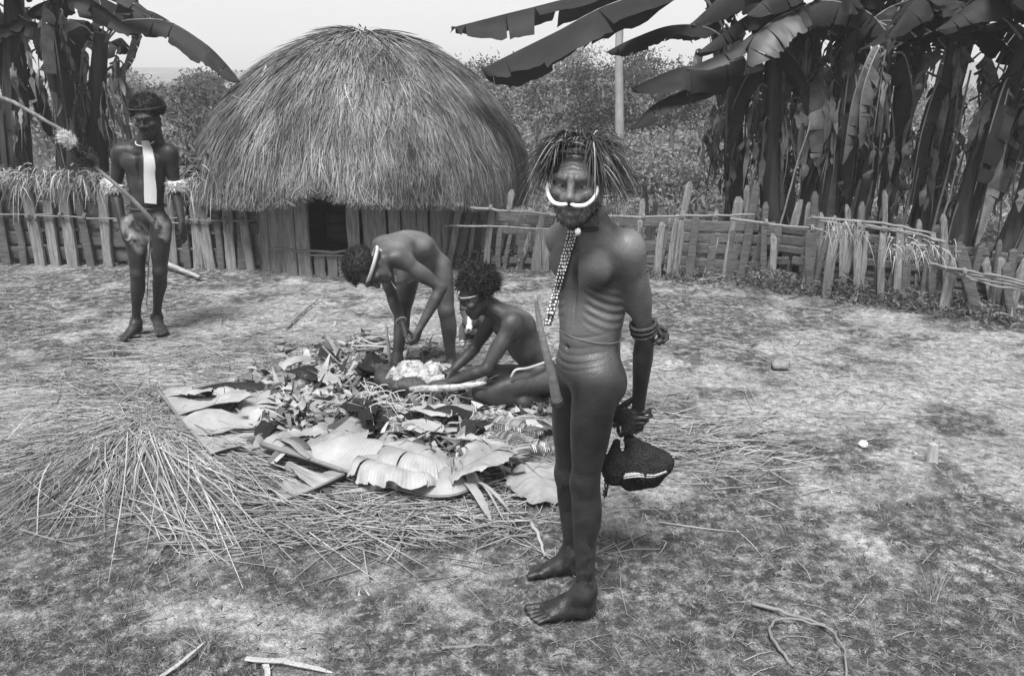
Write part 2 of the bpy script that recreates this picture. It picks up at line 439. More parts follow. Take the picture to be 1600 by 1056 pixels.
# ------------------------------------------------------------------ litter of dry stalks on the yard
def scatter(cx, cy, sx, sy, n, l0, l1, wd, dirfun, z0=.0, zr=.02, tilt=.06):
    x = cx + rng.normal(0, sx, n); y = cy + rng.normal(0, sy, n)
    a = dirfun(x, y, n); ln = l0 + (l1 - l0) * rng.random(n) ** 1.5
    z = gz(x, y) + z0 + zr * rng.random(n)
    P0 = np.stack([x, y, z], -1)
    d = np.stack([np.cos(a), np.sin(a), rng.normal(0, tilt, n)], -1)
    P1 = P0 + d * ln[:, None]
    P1[:, 2] = np.maximum(P1[:, 2], gz(P1[:, 0], P1[:, 1]) + .003)
    return P0, P1, wd * (.6 + .8 * rng.random(n))
mb = MB()
anyd = lambda x, y, n: rng.random(n) * 2 * PI
flat = lambda x, y, n: rng.normal(0, .6, n) + PI * (rng.random(n) < .5)
def put(*a, sagz=.0, **k):
    p0, p1, w_ = scatter(*a, **k)
    sg = np.stack([rng.normal(0, .01, len(p0)), rng.normal(0, .01, len(p0)), rng.normal(sagz, .006, len(p0))], -1)
    mb.straws(p0, p1, w_, sg)
c = gnd(430, 800); put(c[0], c[1], .5, .14, 380, .12, .5, .006, flat, zr=.03)
c = gnd(640, 800); put(c[0], c[1], .3, .14, 280, .1, .5, .0055, flat, zr=.03)
c = gnd(1080, 690); put(c[0], c[1], .26, .26, 400, .1, .35, .006, flat, zr=.03)
c = gnd(420, 560); put(c[0], c[1], .8, .35, 850, .1, .4, .006, flat, zr=.03)
c = gnd(600, 620); put(c[0], c[1], .7, .45, 900, .1, .4, .006, anyd, zr=.05)
c = gnd(800, 820); put(c[0], c[1], .3, .16, 120, .1, .35, .005, anyd, zr=.02)
c = gnd(300, 480); put(c[0], c[1], 1.6, .6, 600, .08, .3, .007, flat, zr=.01)
c = gnd(1100, 520); put(c[0], c[1], 1.2, .9, 700, .05, .22, .006, flat, zr=.008)
c = gnd(800, 900); put(c[0], c[1], 1.1, .4, 260, .03, .12, .003, anyd, zr=.006)
c = gnd(1300, 760); put(c[0], c[1], .9, .6, 420, .03, .14, .0035, anyd, zr=.006)
c = gnd(1300, 950); put(c[0], c[1], .5, .3, 140, .03, .12, .003, anyd, zr=.006)
c = gnd(80, 640); put(c[0], c[1], .5, .5, 300, .1, .4, .006, flat, zr=.015)
tag(mb.build('straw_litter', M['dry']), 'loose dry stalks strewn flat over the yard around the feast', 'straw', kind='stuff')

# ------------------------------------------------------------------ the straw heap on the left
mb = MB()
hc = gnd(222, 690)
def heap_z(x, y): return .115 * np.exp(-(((x - hc[0]) / .42) ** 2 + ((y - hc[1]) / .36) ** 2))
core = MB()
u = np.linspace(-1.2, 1.2, 40); X, Y = np.meshgrid(hc[0] + u, hc[1] + u * .9, indexing='xy')
S0, S1, SW = [], [], []
for k in range(240):                                  # handfuls of stalks, each lying roughly one way
    a = U(0, 2 * PI) if random.random() < .4 else random.gauss(-PI / 2 + .3, .8)
    rr = U(0, .48) ** .9; q = hc + V3(math.cos(a) * rr * 1.05, math.sin(a) * rr * .85, 0) + rng.normal(0, .05, 3) * (1, 1, 0)
    a2 = a + random.gauss(0, .55) + (PI / 2 * random.choice((-1, 1)) if random.random() < .22 else 0)
    m_ = random.randint(10, 34); L0 = U(.16, .62); wd = U(.003, .0075)
    for i_ in range(m_):
        aa = a2 + random.gauss(0, .16); p = q + rng.normal(0, .045, 3) * (1, 1, 0); e = p + V3(math.cos(aa), math.sin(aa), 0) * L0 * U(.5, 1.15)
        p[2] = gz(p[0], p[1]) + heap_z(p[0], p[1]) * U(.25, 1.1) + .01; e[2] = gz(e[0], e[1]) + heap_z(e[0], e[1]) * U(.2, .9) + .006 + .03 * random.random() ** 3
        if random.random() < .25:                     # broken stalks
            m1 = lerp(p, e, U(.35, .7)) + V3(0, 0, U(.0, .025)); e2 = m1 + (e - m1) + V3(random.gauss(0, .05), random.gauss(0, .05), 0)
            S0 += [p, m1]; S1 += [m1, e2]; SW += [wd * U(.6, 1.2)] * 2
        else: S0.append(p); S1.append(e); SW.append(wd * U(.6, 1.2))
n = len(S0)
mb.straws(np.array(S0), np.array(S1), np.array(SW), np.stack([rng.normal(0, .018, n), rng.normal(0, .018, n), rng.normal(.006, .012, n)], -1))
# longer and broader reed blades, fanned out in bundles
for (pa, pb_, k, wd) in (((200, 700), (255, 935), 5, .013), ((290, 720), (430, 900), 12, .010), ((240, 720), (360, 900), 12, .010),
                         ((150, 700), (110, 850), 9, .011), ((120, 640), (10, 700), 10, .009), ((330, 700), (470, 830), 12, .009),
                         ((190, 650), (60, 830), 8, .010), ((270, 760), (275, 890), 6, .012), ((230, 640), (330, 600), 7, .009),
                         ((180, 610), (100, 590), 7, .009), ((380, 740), (640, 870), 9, .008), ((420, 790), (560, 900), 5, .009), ((210, 720), (170, 850), 7, .010), ((260,700),(330,870),10,.011)):
    A, B_ = gnd(*pa), gnd(*pb_)
    for q in range(int(k * .7)):
        p = A + np.array((U(-.2, .2), U(-.16, .16), 0)); e = B_ + np.array((U(-.2, .2), U(-.14, .14), 0))
        e = p + (e - p) * U(.7, 1.03)
        p[2] = gz(p[0], p[1]) + heap_z(p[0], p[1]) * U(.6, 1.1) + .012; e[2] = gz(e[0], e[1]) + .008 + heap_z(e[0], e[1])
        pts = spline([p, (p + e) / 2 + np.array((U(-.03, .03), U(-.03, .03), U(.0, .05))), e], 6)
        mb.ribbon(pts, wd * U(.4, .85) * (1 - .7 * np.linspace(0, 1, 7) ** 2), nrm(np.cross(e - p, (U(-.4, .4), U(-.3, .3), 1))))
tag(mb.build('straw_heap', M['straw'], base=hc), 'large heap of dry cut grass fanned over the ground at left', 'straw heap', kind='stuff')

# ------------------------------------------------------------------ crumbs of earth, chips and leaf bits trodden into the yard
mb = MB(); n = 9000
yy = 1.2 + 6 * rng.random(n) ** 1.6; xx = (rng.random(n) - .5) * 2 * (yy * .72 + .4); P = np.stack([xx, yy, gz(xx, yy) + .003], -1)
D = rng.normal(0, 1, (n, 3)); D[:, 2] *= .3; D /= np.linalg.norm(D, axis=1)[:, None]
mb.blades(P, D, .008 + .022 * rng.random(n) ** 2, .004 + .008 * rng.random(n) ** 2, rng.normal(0, .4, (n, 3)), 2, np.cross(D, (0, 0, 1.)) + rng.normal(0, .3, (n, 3)))
tag(mb.build('ground_litter', M['crumb']), 'small trodden leaf bits and crumbs over the bare earth', 'litter', kind='stuff')

# ------------------------------------------------------------------ leaves
def leaf(mb, rib, width, crk=.10, ang=.35, droop=.5, tear=.5, n=44, up=(0, 0, 1), petiole=.0, gap=.5, ribr=.012, curl=0.0, prof=None, halves=(1, -1), roll=0.0, mi=0, rmi=1, cols=6):
    C = spline(rib, n)
    T = np.gradient(C, axis=0); T /= np.linalg.norm(T, axis=1)[:, None]
    up = np.asarray(up, float)
    side = np.cross(T, up); side /= np.linalg.norm(side, axis=1)[:, None] + 1e-9
    nor = np.cross(side, T)
    if roll:
        side, nor = side * math.cos(roll) + nor * math.sin(roll), nor * math.cos(roll) - side * math.sin(roll)
    t = np.linspace(0, 1, n + 1); step = np.linalg.norm(C[1:] - C[:-1], axis=1).mean()
    tt = np.clip((t - petiole) / (1 - petiole), 0, 1)
    W = width * np.clip(tt / .10, 0, 1) ** .6 * np.clip((1 - tt) / .30, 0, 1) ** .55 if prof is None else width * prof(tt)
    i0 = int(petiole * n); sd0 = U(0, 90); skew = .22
    for h in halves:
        a = i0
        while a < n:
            b = min(n, a + (random.randint(1, 6) if random.random() < tear else random.randint(6, 14)))
            da, dd = random.gauss(0, .16) * (tear + .15), random.gauss(0, .35) * (tear + .1)
            ws = U(.90, 1.03) if tear > .2 else 1; gp = gap * random.random() ** 2
            idx = np.arange(a, b + 1); rows, lv = [], []
            for c in range(cols + 1):
                s_ = c / cols
                th = ang + da + (droop + dd) * s_ + curl * s_ * s_
                # integrate a bent cross-section
                if c == 0: off_s, off_n = 0., 0.
                else:
                    off_s += math.cos(th) / cols; off_n -= math.sin(th) / cols
                sh = np.zeros(len(idx))
                if len(idx) > 1:
                    f = np.linspace(-1, 1, len(idx)); sh = -f * gp * s_ * step * 1.2 * (1 if tear > 0 else 0)
                Wd = W[idx] * ws * (1 + .10 * (rng.random(len(idx)) - .5) * (c == cols))
                wob = crk * width * s_ ** .7 * (fbm(idx * .22 + sd0, np.full(len(idx), s_ * 2.2 + h * 7.7 + sd0), 3) - .5) * 2.2
                p = C[idx] + h * side[idx] * (off_s * Wd)[:, None] + nor[idx] * (off_n * Wd + wob)[:, None] + T[idx] * (sh + skew * s_ * Wd)[:, None]
                rows.append(p); lv.append(np.stack([t[idx] * np.linalg.norm(C[-1] - C[0]), np.full(len(idx), h * s_ * width), np.zeros(len(idx))], -1))
            m_ = len(idx); v = np.stack(rows, 1).reshape(-1, 3); l_ = np.stack(lv, 1).reshape(-1, 3); k = cols + 1
            i, j = np.meshgrid(np.arange(m_ - 1), np.arange(cols), indexing='ij')
            q = np.stack([i * k + j, i * k + j + 1, (i + 1) * k + j + 1, (i + 1) * k + j], -1).reshape(-1, 4)
            if m_ > 1: mb.add(v, q if h > 0 else q[:, ::-1], l_, mi=mi)
            a = b
    mb.tube(C[::2] - nor[::2] * ribr * .5, np.linspace(ribr, ribr * .25, len(C[::2])), 5, mi=rmi)

def banana(base, top, r, label, leaves=(), dead=8, group='banana plants', auto=0, hgt_dead=(.5, .95), lean_dir=0, mdead=None, autoang=None):
    base, top = np.asarray(base, float), np.asarray(top, float)
    ro = thing('banana_plant', base, label, 'banana plant', group)
    mb = MB()
    mid = (base + top) / 2 + np.array((U(-.12, .12), U(-.08, .08), 0))
    C = spline([base - (0, 0, .05), mid, top], 14)
    R = np.linspace(r * 1.15, r * .6, 15)
    mb.tube(C, R, 12)
    # sheaths wrapped round the stem
    for k in range(9):
        i0 = random.randint(0, 8); i1 = min(14, i0 + random.randint(3, 6)); a = U(0, 2 * PI)
        sp = spline(C[i0:i1 + 1], 8); rr = np.interp(np.linspace(i0, i1, 9), np.arange(15), R)
        aa = a + np.linspace(0, U(-.6, .6), 9)
        o = np.stack([np.cos(aa), np.sin(aa), 0 * aa], -1) * (rr * 1.06 + np.linspace(.0, .03, 9))[:, None]
        tg = np.stack([-np.sin(aa), np.cos(aa), 0 * aa], -1)
        mb.mi = int(random.random() < .5); mb.ribbon(sp + o, np.linspace(r * 1.3, r * .35, 9) * U(.5, 1), tg)
    mb.build('trunk', [M['stem'], M['leaf_dry']], ro)
    for lf in leaves:
        m = MB(); kw = dict(lf); rib = kw.pop('rib'); wd = kw.pop('w'); mm = kw.pop('m', 'leaf')
        pts = [top - (top - base) * kw.pop('drop', .06)] + [np.asarray(p) for p in rib] if kw.pop('join', True) else [np.asarray(p) for p in rib]
        leaf(m, pts, wd, **kw); m.build('leaf', [M[mm], M['rib']], ro)
    for k in range(auto):
        m = MB(); a = (U(0, 2 * PI) if autoang is None else U(*autoang)); Ln = U(1.1, 1.7); ris = U(.25, .75)
        d = np.array((math.cos(a), math.sin(a), 0))
        s0 = top - (top - base) * U(0, .12)
        rib = [s0, s0 + d * .22 * Ln + (0, 0, ris * .35 * Ln), s0 + d * .6 * Ln + (0, 0, ris * .45 * Ln), s0 + d * Ln + (0, 0, (ris - .55) * .6 * Ln)]
        leaf(m, rib, U(.15, .25), ang=U(.2, .7), droop=U(.3, .9), tear=U(.6, 1), petiole=.16, n=44, crk=.16)
        m.build('leaf', [M['leaf'], M['rib']], ro)
    for k in range(auto // 2):                        # old leaves folded down against the stem
        m = MB(); a = U(0, 2 * PI); d = np.array((math.cos(a), math.sin(a), 0)); s0 = top - (top - base) * U(.1, .3); Ln = U(.7, 1.2)
        rib = [s0, s0 + d * .16 + (0, 0, .08), s0 + d * U(.25, .38) + (0, 0, -Ln * .4), s0 + d * U(.2, .42) + (0, 0, -Ln)]
        leaf(m, rib, U(.10, .17), ang=U(.6, 1.1), droop=U(.2, .8), tear=U(.7, 1), petiole=.2, n=40, crk=.22, up=d + np.array((0, 0, .3)))
        m.build('leaf', [M[random.choice(('leaf', 'leaf', 'leaf_dry'))], M['rib']], ro)
    for k in range(dead):
        m = MB(); a = U(0, 2 * PI); hh = U(*hgt_dead); s0 = base + (top - base) * hh
        d = np.array((math.cos(a), math.sin(a), 0)); Ln = U(.45, 1.0) * min(1, hh * 1.2 + .2)
        s0 = s0 + d * r * .7
        rib = [s0, s0 + d * U(.05, .16) + (0, 0, U(.0, .06)), s0 + d * U(.08, .2) + (0, 0, -Ln * .45), s0 + d * U(.04, .2) + (U(-.06, .06), U(-.06, .06), -Ln)]
        C2 = spline(rib, 12)
        m.tube(C2, np.linspace(.012, .004, 13), 5)
        for q in range(random.randint(4, 8)):
            i0 = random.randint(2, 8); L2 = U(.2, .5) * Ln; sd_ = nrm((U(-1, 1), U(-1, 1), 0))
            p = C2[i0]; st = [p, p + sd_ * U(.02, .07) + (0, 0, -L2 * .4), p + sd_ * U(.0, .08) + (U(-.03, .03), U(-.03, .03), -L2)]
            st = spline(st, 6); tw = np.array([nrm(np.cross((0, 0, 1), sd_) + np.array((U(-.8, .8), U(-.8, .8), 0))) for _ in range(7)])
            m.ribbon(st, U(.03, .085) * np.array([.3, .8, 1, .9, .8, .6, .15]), tw)
        m.build('dead_leaf', M[mdead or 'leaf_dry'], ro)
    return ro

def crown(mb, c, r, n, size, clumps=14, spread=.35, flat=.7):
    c, r = np.asarray(c, float), np.asarray(r, float)
    d = rng.normal(0, 1, (clumps, 3)); d /= np.linalg.norm(d, axis=1)[:, None]
    K = c + d * r * (.35 + .6 * rng.random((clumps, 1)))
    w_ = .4 + rng.random(clumps); w_ /= w_.sum()
    pick = rng.choice(clumps, n, p=w_)
    P = K[pick] + rng.normal(0, 1, (n, 3)) * r * spread * np.array((1, 1, flat))
    D = rng.normal(0, 1, (n, 3)); D[:, 2] -= .3; D /= np.linalg.norm(D, axis=1)[:, None]
    mb.blades(P, D, size * (.6 + .9 * rng.random(n)), size * .55, rng.normal(0, .2, (n, 3)), 2)
    return K
def tree(base, h, r, label, group, n=1500, size=.12, matl='crown_far', bare=.35, tr=.06, name='tree', barkm='bark', flat=.7, spread=.35):
    base = np.asarray(base, float)
    ro = thing(name, base, label, 'tree', group)
    mb = MB(); K = crown(mb, base + (0, 0, h * (1 + bare) / 2), (r, r, h * (1 - bare) / 2), n, size, flat=flat, spread=spread)
    tb = MB(); top = base + np.array((U(-.1, .1) * h * .3, U(-.1, .1) * h * .3, h * .85))
    C = spline([base - (0, 0, .1), base + (U(-.06, .06) * h * .3, 0, h * .4), top], 8); tb.tube(C, np.linspace(tr, tr * .35, 9), 7)
    for k in K[:9]:
        s0 = C[random.randint(3, 7)]; tb.tube(spline([s0, (s0 + k) / 2 + (0, 0, -.05 * h), k], 5), np.linspace(tr * .4, tr * .1, 6), 5)
    tb.build('trunk', M[barkm], ro); mb.build('crown', M[matl], ro)
    return ro
# ------------------------------------------------------------------ the round thatched hut
HC = np.array((-1.70, 9.25, 0.0))
PR = np.array(((0, 2.32), (.38, 2.28), (.80, 2.13), (1.20, 1.88), (1.61, 1.47), (1.84, 1.04), (1.88, .70), (1.84, .42)))
PRS = spline(PR, 60)
_al = np.concatenate([[0], np.cumsum(np.linalg.norm(PRS[1:] - PRS[:-1], axis=1))]); _al /= _al[-1]
def prof(s): return np.interp(s, _al, PRS[:, 0]), np.interp(s, _al, PRS[:, 1])
def rim(th):
    th = (th + PI) % (2 * PI) - PI
    return .43 + .33 * ((1 + np.cos(th)) / 2) ** 2 + .15 * np.exp(-((th + .05) / .15) ** 2) + .035 * (vn(th * 5 + 9, 2.2 + 0 * th) - .5)
def s_rim(th): return np.interp(-rim(th), -PRS[:, 1], _al)
def dome(th, s, off=0.0):
    r, z = prof(s)
    b = 1 + .025 * np.sin(3 * th + 1) + .02 * (fbm(np.cos(th) * 2 + 5, np.sin(th) * 2 + s * 3) - .5)
    r = r * b * .975 + off * np.minimum(1, s * 3)
    return np.stack([HC[0] + r * np.sin(th) + .07 * (z - .5) / 1.8, HC[1] - r * np.cos(th), z + off * np.maximum(0, 1 - s * 1.6)], -1)
hut = thing('thatched_hut', HC, 'large round hut with a domed thatch roof and a low dark doorway', 'hut')
mb = MB(); nt_, ns_ = 96, 26
th = np.arange(nt_) * 2 * PI / nt_; sr = s_rim(th)
G = np.stack([dome(th, sr * q / (ns_ - 1)) for q in range(ns_)] + [dome(th, sr * q / (ns_ - 1), -.16) for q in range(ns_ - 1, -1, -1)])
i, j = np.meshgrid(np.arange(2 * ns_ - 1), np.arange(nt_), indexing='ij')
mb.add(G.reshape(-1, 3), np.stack([i * nt_ + j, (i + 1) * nt_ + j, (i + 1) * nt_ + (j + 1) % nt_, i * nt_ + (j + 1) % nt_], -1).reshape(-1, 4))
mb.mi = 1
def thatch(n, s0, s1, l0, l1, wd, lift, thf=None, over=.010):
    th = rng.random(n) * 2 * PI if thf is None else thf(n)
    s = np.sqrt(s0 ** 2 + (s1 ** 2 - s0 ** 2) * rng.random(n))
    s = np.minimum(s, s_rim(th) - .03 * rng.random(n))
    ds = l0 + (l1 - l0) * rng.random(n)
    top = s_rim(th) + over * rng.random(n)
    dth = rng.normal(0, .05, n) / (.3 + s)
    o0 = lift * rng.random(n); K = 5; rows, sd = [], []
    e = np.minimum(s + ds, top); e = np.maximum(e, s + .02)
    lifted = rng.random(n) ** 3 * .03
    for k in range(K):
        q = k / (K - 1)
        rows.append(dome(th + dth * q, s + (e - s) * q, o0 + .012 + (lift * .5 + lifted) * q))
    rows = np.stack(rows, 1)
    t_ = np.stack([np.cos(th), np.sin(th), rng.normal(0, .3, n)], -1); t_ /= np.linalg.norm(t_, axis=1)[:, None]
    ww = (wd * (.5 + rng.random(n)))[:, None, None] * np.array([.8, 1, .9, .7, .25])[None, :, None] / 2
    v = np.stack([rows - t_[:, None] * ww, rows + t_[:, None] * ww], 2).reshape(-1, 3)
    f = np.array([[2 * k, 2 * k + 1, 2 * k + 3, 2 * k + 2] for k in range(K - 1)])
    mb.add(v, (np.arange(n)[:, None, None] * 2 * K + f[None]).reshape(-1, 4))
front = lambda n: rng.normal(0, .85, n)
thatch(12000, .0, 1, .12, .28, .011, .05)
thatch(40000, .05, .98, .08, .24, .008, .05, front)
thatch(2500, .1, .95, .05, .14, .007, .09, front)
thatch(9000, .75, .98, .05, .15, .008, .06, front, .022)
thatch(700, .02, .2, .05, .14, .016, .07)
thatch(160, .0, .12, .05, .10, .014, .09, lambda n: rng.normal(-.6, .8, n))
mb.build('roof', [M['thatch_core'], M['thatch']], hut)
# the pole bound round the roof
mb = MB(); th = np.linspace(-.16, .62, 14); mb.tube(dome(th, .47 + .012 * np.sin(th * 9), .075), .008, 6); mb.build('binding_pole', M['bark'], hut)
mb = MB(); th = np.linspace(-1.0, -.5, 10); mb.tube(dome(th, .53 + .03 * np.linspace(0, 1, 10), .08), .008, 6); mb.build('binding_cane', M['pole'], hut)
# walls
WR = 1.46
def ring(th, z, r=WR): return np.array((HC[0] + r * math.sin(th), HC[1] - r * math.cos(th), z))
mb = MB(); tt = np.linspace(.20, 2 * PI - .33, 60)
mb.add(np.array([ring(a, z, WR - .06) for z in (0, 1.2) for a in tt]), [[k, k + 1, k + 61, k + 60] for k in range(59)]); mb.build('inner_wall', M['dark_boards'], hut)
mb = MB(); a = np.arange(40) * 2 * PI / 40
mb.add(np.array([ring(x, .02, WR - .05) for x in a] + [(HC[0], HC[1], .03)]), [[k, (k + 1) % 40, 40] for k in range(40)]); mb.build('floor', M['dark_boards'], hut)
DA0, DA1 = -.235, .105
x_ = DA1 + .05
while x_ < 2 * PI + DA0 - .05:
    wd = U(.11, .17); da = wd / WR
    fx = (math.sin(x_ + da / 2), -math.cos(x_ + da / 2), 0)
    if abs((x_ + da / 2 + PI) % (2 * PI) - PI) < 2.0:
        mb = MB(); tl = U(-.015, .015)
        mb.plank(ring(x_ + da / 2, -.05, WR + U(-.01, .015)), ring(x_ + da / 2 + tl, U(.72, .82), WR), wd * .95, .035, fx, jit=.008); mb.build('wall_plank', M['wood'], hut, smooth=False)
    x_ += da
for a, wd in ((DA0, .135), (DA1, .12), (DA0 - .10, .13)):
    mb = MB(); mb.plank(ring(a, -.05, WR + .05), ring(a, .86, WR + .05), wd, .05, (math.sin(a), -math.cos(a), 0), jit=.01); mb.build('door_post', M['wood'], hut, smooth=False)
a = DA0 + .055
while a < DA1 - .03:
    wd = U(.07, .12); mb = MB()
    mb.plank(ring(a + wd / 2 / WR, -.05, WR + .02), ring(a + wd / 2 / WR, U(.19, .225), WR + .02), wd * .94, .04, (math.sin(a), -math.cos(a), 0), jit=.008); mb.build('sill_board', M['wood'], hut, smooth=False); a += wd / WR
mb = MB(); mb.tube([ring(x, .24 + .01 * math.sin(x * 30), WR + .075) for x in np.linspace(DA0 - .28, DA1 + .02, 9)], .014, 7); mb.build('sill_pole', M['pole'], hut)
mb = MB(); mb.tube([ring(x, .20, WR + .07) for x in np.linspace(DA0 - .02, DA1 + .02, 7)], .011, 7); mb.build('sill_pole', M['pole'], hut)
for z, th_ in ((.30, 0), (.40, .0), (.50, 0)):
    mb = MB(); mb.plank(ring(DA0 + .06, z, WR - .32), ring(DA1 - .06, z + .01, WR - .32), .09, .03, (0, -1, 0)); mb.build('inner_door_board', M['dark_boards'], hut)

# ------------------------------------------------------------------ fences
def stake(par, b, t, wd, th=.028, tip=.05, m='wood', jit=.008):
    mb = MB(); d = np.asarray(t) - np.asarray(b)
    mb.plank(b - nrm(d) * .06, t, wd, th, (U(-.25, .25), -1, 0), tip=tip, jit=jit); return mb.build('stake', M[m], par, smooth=False)
def boards(par, p0, p1, z0, z1, hmin=.07, hmax=.13, lmin=.8, lmax=1.7, back=.05, skip=.08, m='wood_dark', ztop=None):
    d = p1 - p0; L = np.linalg.norm(d[:2]); d = d / L; nrm_ = np.array((d[1], -d[0], 0))
    z = z0
    while z < z1:
        h = U(hmin, hmax); s = U(-.5, 0)
        while s < L:
            l = U(lmin, lmax)
            if random.random() > skip:
                a, b = p0 + d * max(0, s), p0 + d * min(L, s + l - .03)
                o = U(-.02, .02) + back
                mb = MB(); a = a + nrm_ * -o + (0, 0, z + h / 2 + U(-.015, .015)); b = b + nrm_ * -o + (0, 0, z + h / 2 + U(-.015, .015))
                if np.linalg.norm(b - a) > .1:
                    mb.plank(a, b, h * .96, .04, nrm_ + np.array((0, 0, U(-.2, .2))), jit=.012, n=6); mb.build('board', M[m], par, smooth=False)
            s += l
        z += h + U(.0, .025)
def rail(par, pts, r=.013, n=12, m='pole'):
    mb = MB(); C = spline(pts, n); C = C + rng.normal(0, .004, C.shape); mb.tube(C, np.linspace(r, r * .7, n + 1), 7); mb.build('rail', M[m], par)
def lash(par, c, r=.03, dirv=(1, 0, 0)):
    mb = MB()
    for q in range(3):
        a = np.linspace(0, 2 * PI, 11); o = (q - 1) * .011
        d = nrm(dirv); u = np.array((0, 0, 1.)); s_ = np.cross(d, u)
        mb.tube([c + u * math.cos(x) * r + s_ * math.sin(x) * r * 1.1 + d * (o + U(-.003, .003)) for x in a], .005, 4, cap=False)
    mb.build('lashing', M['lash'], par)
def drape(par, name, p0, p1, z, n, l0, l1, wd, spread=.08, m='dry', zj=.05):
    d = p1 - p0; k = rng.random(n)[:, None]; P = p0 + d * k + rng.normal(0, spread, (n, 3)) * (1, .7, 0)
    P[:, 2] = z + rng.normal(0, zj, n)
    sd_ = np.where(rng.random(n) < .72, -1., 1.)
    D = np.stack([rng.normal(0, .55, n), sd_ * (.3 + .6 * rng.random(n)), rng.normal(.1, .35, n)], -1); D /= np.linalg.norm(D, axis=1)[:, None]
    B = np.stack([rng.normal(0, .12, n), np.zeros(n), -(.5 + .8 * rng.random(n))], -1)
    mb = MB(); mb.blades(P, D, l0 + (l1 - l0) * rng.random(n) ** 1.4, wd * (.5 + rng.random(n)), B, 4); return mb.build(name, M[m], par)

# left: upright stakes, stacked boards, a cap of straw and leaves
A, B_ = gnd(-60, 408), gnd(408, 420)
fl = thing('plank_fence', (A + B_) / 2, 'fence of upright grey stakes capped with straw left of the hut', 'fence')
boards(fl, A, B_, .02, .80, .10, .17, .7, 1.4, skip=.04)
for px, wd, zt, m in ((-25, .13, .86, 'wood'), (16, .10, .8, 'wood_dark'), (43, .07, .6, 'wood_dark'), (70, .12, .86, 'wood'), (95, .11, .66, 'wood'), (122, .13, .86, 'wood'),
                      (150, .08, .8, 'wood_dark'), (178, .10, .84, 'wood'), (215, .09, .8, 'wood_dark'), (247, .09, .8, 'wood'), (277, .10, .86, 'wood'), (300, .08, .8, 'wood_dark'),
                      (316, .10, .86, 'wood'), (334, .11, .84, 'wood'), (350, .07, .84, 'wood_dark'), (366, .10, .86, 'wood'), (381, .09, .84, 'wood_dark'), (395, .085, .8, 'wood')):
    k = (px + 60) / 468; b = A + (B_ - A) * k + (0, -.03, 0); lean = U(-.05, .06)
    stake(fl, b, b + (lean, .02, zt), wd, .045, .0, m, .012)
for k0, k1, z in ((0, .35, .52), (.3, .7, .5), (.72, 1.0, .50), (.55, .8, .46)):
    p, q = A + (B_ - A) * k0, A + (B_ - A) * k1
    rail(fl, [p + (0, -.07, z + .02), (p + q) / 2 + (0, -.075, z), q + (0, -.07, z + .01)], .010)
for k in (.06, .27, .30, .38, .46, .79, .82, .86, .91, .96): lash(fl, A + (B_ - A) * k + (0, -.06, U(.47, .53)), .035)
drape(fl, 'straw_cap', A, A + (B_ - A) * .52, .90, 1500, .07, .24, .011, .09)
drape(fl, 'straw_cap', A + (B_ - A) * .70, A + (B_ - A) * .93, .88, 800, .07, .26, .011, .09)
# dark heap of leaves lying on the cap
mb = MB(); c = at(325, 258, 8.3)
mb.blob(c + (0, 0, -.02), (.26, .16, .09), nz=.4)
n = 420; P = c + rng.normal(0, 1, (n, 3)) * (.17, .09, .05); D = rng.normal(0, 1, (n, 3)); D[:, 2] *= .4; D /= np.linalg.norm(D, axis=1)[:, None]
mb.mi = 1; mb.blades(P, D, .1 + .18 * rng.random(n), .05, rng.normal(0, .3, (n, 3)), 3)
tag(mb.build('leaf_bundle', [M['weed'], M['leaf_dry']], base=c - (0, 0, .1)), 'dark heap of withered leaves lying on top of the straw capped fence', 'leaf heap')

def zf(z): return lambda x, y: (960 + x / 2.5, 280 + y / 2.5)
zc = zf(0)
A, B_ = gnd(672, 416), gnd(1205, 446)
fm = thing('stake_fence', (A + B_) / 2, 'low fence of leaning pointed stakes between hut and banana grove, behind the man in front', 'fence')
boards(fm, A, B_, .03, .52, .06, .12, .5, 1.3, back=.2, skip=.28)
mids = [((700, 416), (716, 330), .07), ((716, 415), (738, 318), .07), ((731, 413), (742, 325), .05), ((752, 412), (768, 296), .06), ((775, 412), (799, 304), .075), ((786, 404), (793, 330), .05),
        ((806, 404), (818, 330), .06), ((826, 400), (838, 330), .05), ((848, 408), (868, 326), .07), ((872, 414), (890, 322), .06), ((905, 420), (916, 330), .06), ((940, 424), (950, 325), .06), ((965, 426), (975, 328), .06), ((990, 428), (1004, 318), .06)]
for b, t_, wd in [(zc(135, 310), zc(160, 105), .06), (zc(140, 330), zc(118, 35), .05), (zc(175, 360), zc(220, 160), .08), (zc(225, 375), zc(292, 30), .07), (zc(290, 395), zc(320, 150), .075), (zc(370, 385), zc(395, 140), .05), (zc(435, 390), zc(487, 90), .10), (zc(490, 400), zc(552, 40), .08), (zc(505, 385), zc(516, 45), .06)]:
    mids.append((b, t_, wd))
for b, t_, wd in mids:
    b = gnd(*b); kk = 1
    stake(fm, b, at(t_[0], t_[1], b[1] + .02), wd * .95, .03, .05, random.choice(('wood', 'wood', 'wood_dark')))
for k in range(40):
    px = U(690, 1180); f_ = (px - 672) / 533; b = gnd(px, lerp(412, 440, f_)); h_ = U(.3, .62); ln_ = U(-.02, .12)
    stake(fm, b, b + (ln_, .02, h_), U(.04, .075), .028, U(.02, .05), random.choice(('wood', 'wood_dark')), .012)
rail(fm, [at(735, 325, 7.75), at(800, 330, 7.65), at(880, 336, 7.55)], .016)
rail(fm, [at(690, 352, 7.8), at(800, 356, 7.65), at(900, 360, 7.55)], .011, m='wood')
rail(fm, [at(860, 336, 7.5), at(1000, 339, 7.35), at(1100, 337, 7.2), at(1180, 335, 7.1)], .014)
for px, py, Y in ((767, 325, 7.72), (795, 328, 7.68), (1065, 338, 7.27), (1118, 338, 7.2), (1005, 339, 7.35)): lash(fm, at(px, py, Y), .03)

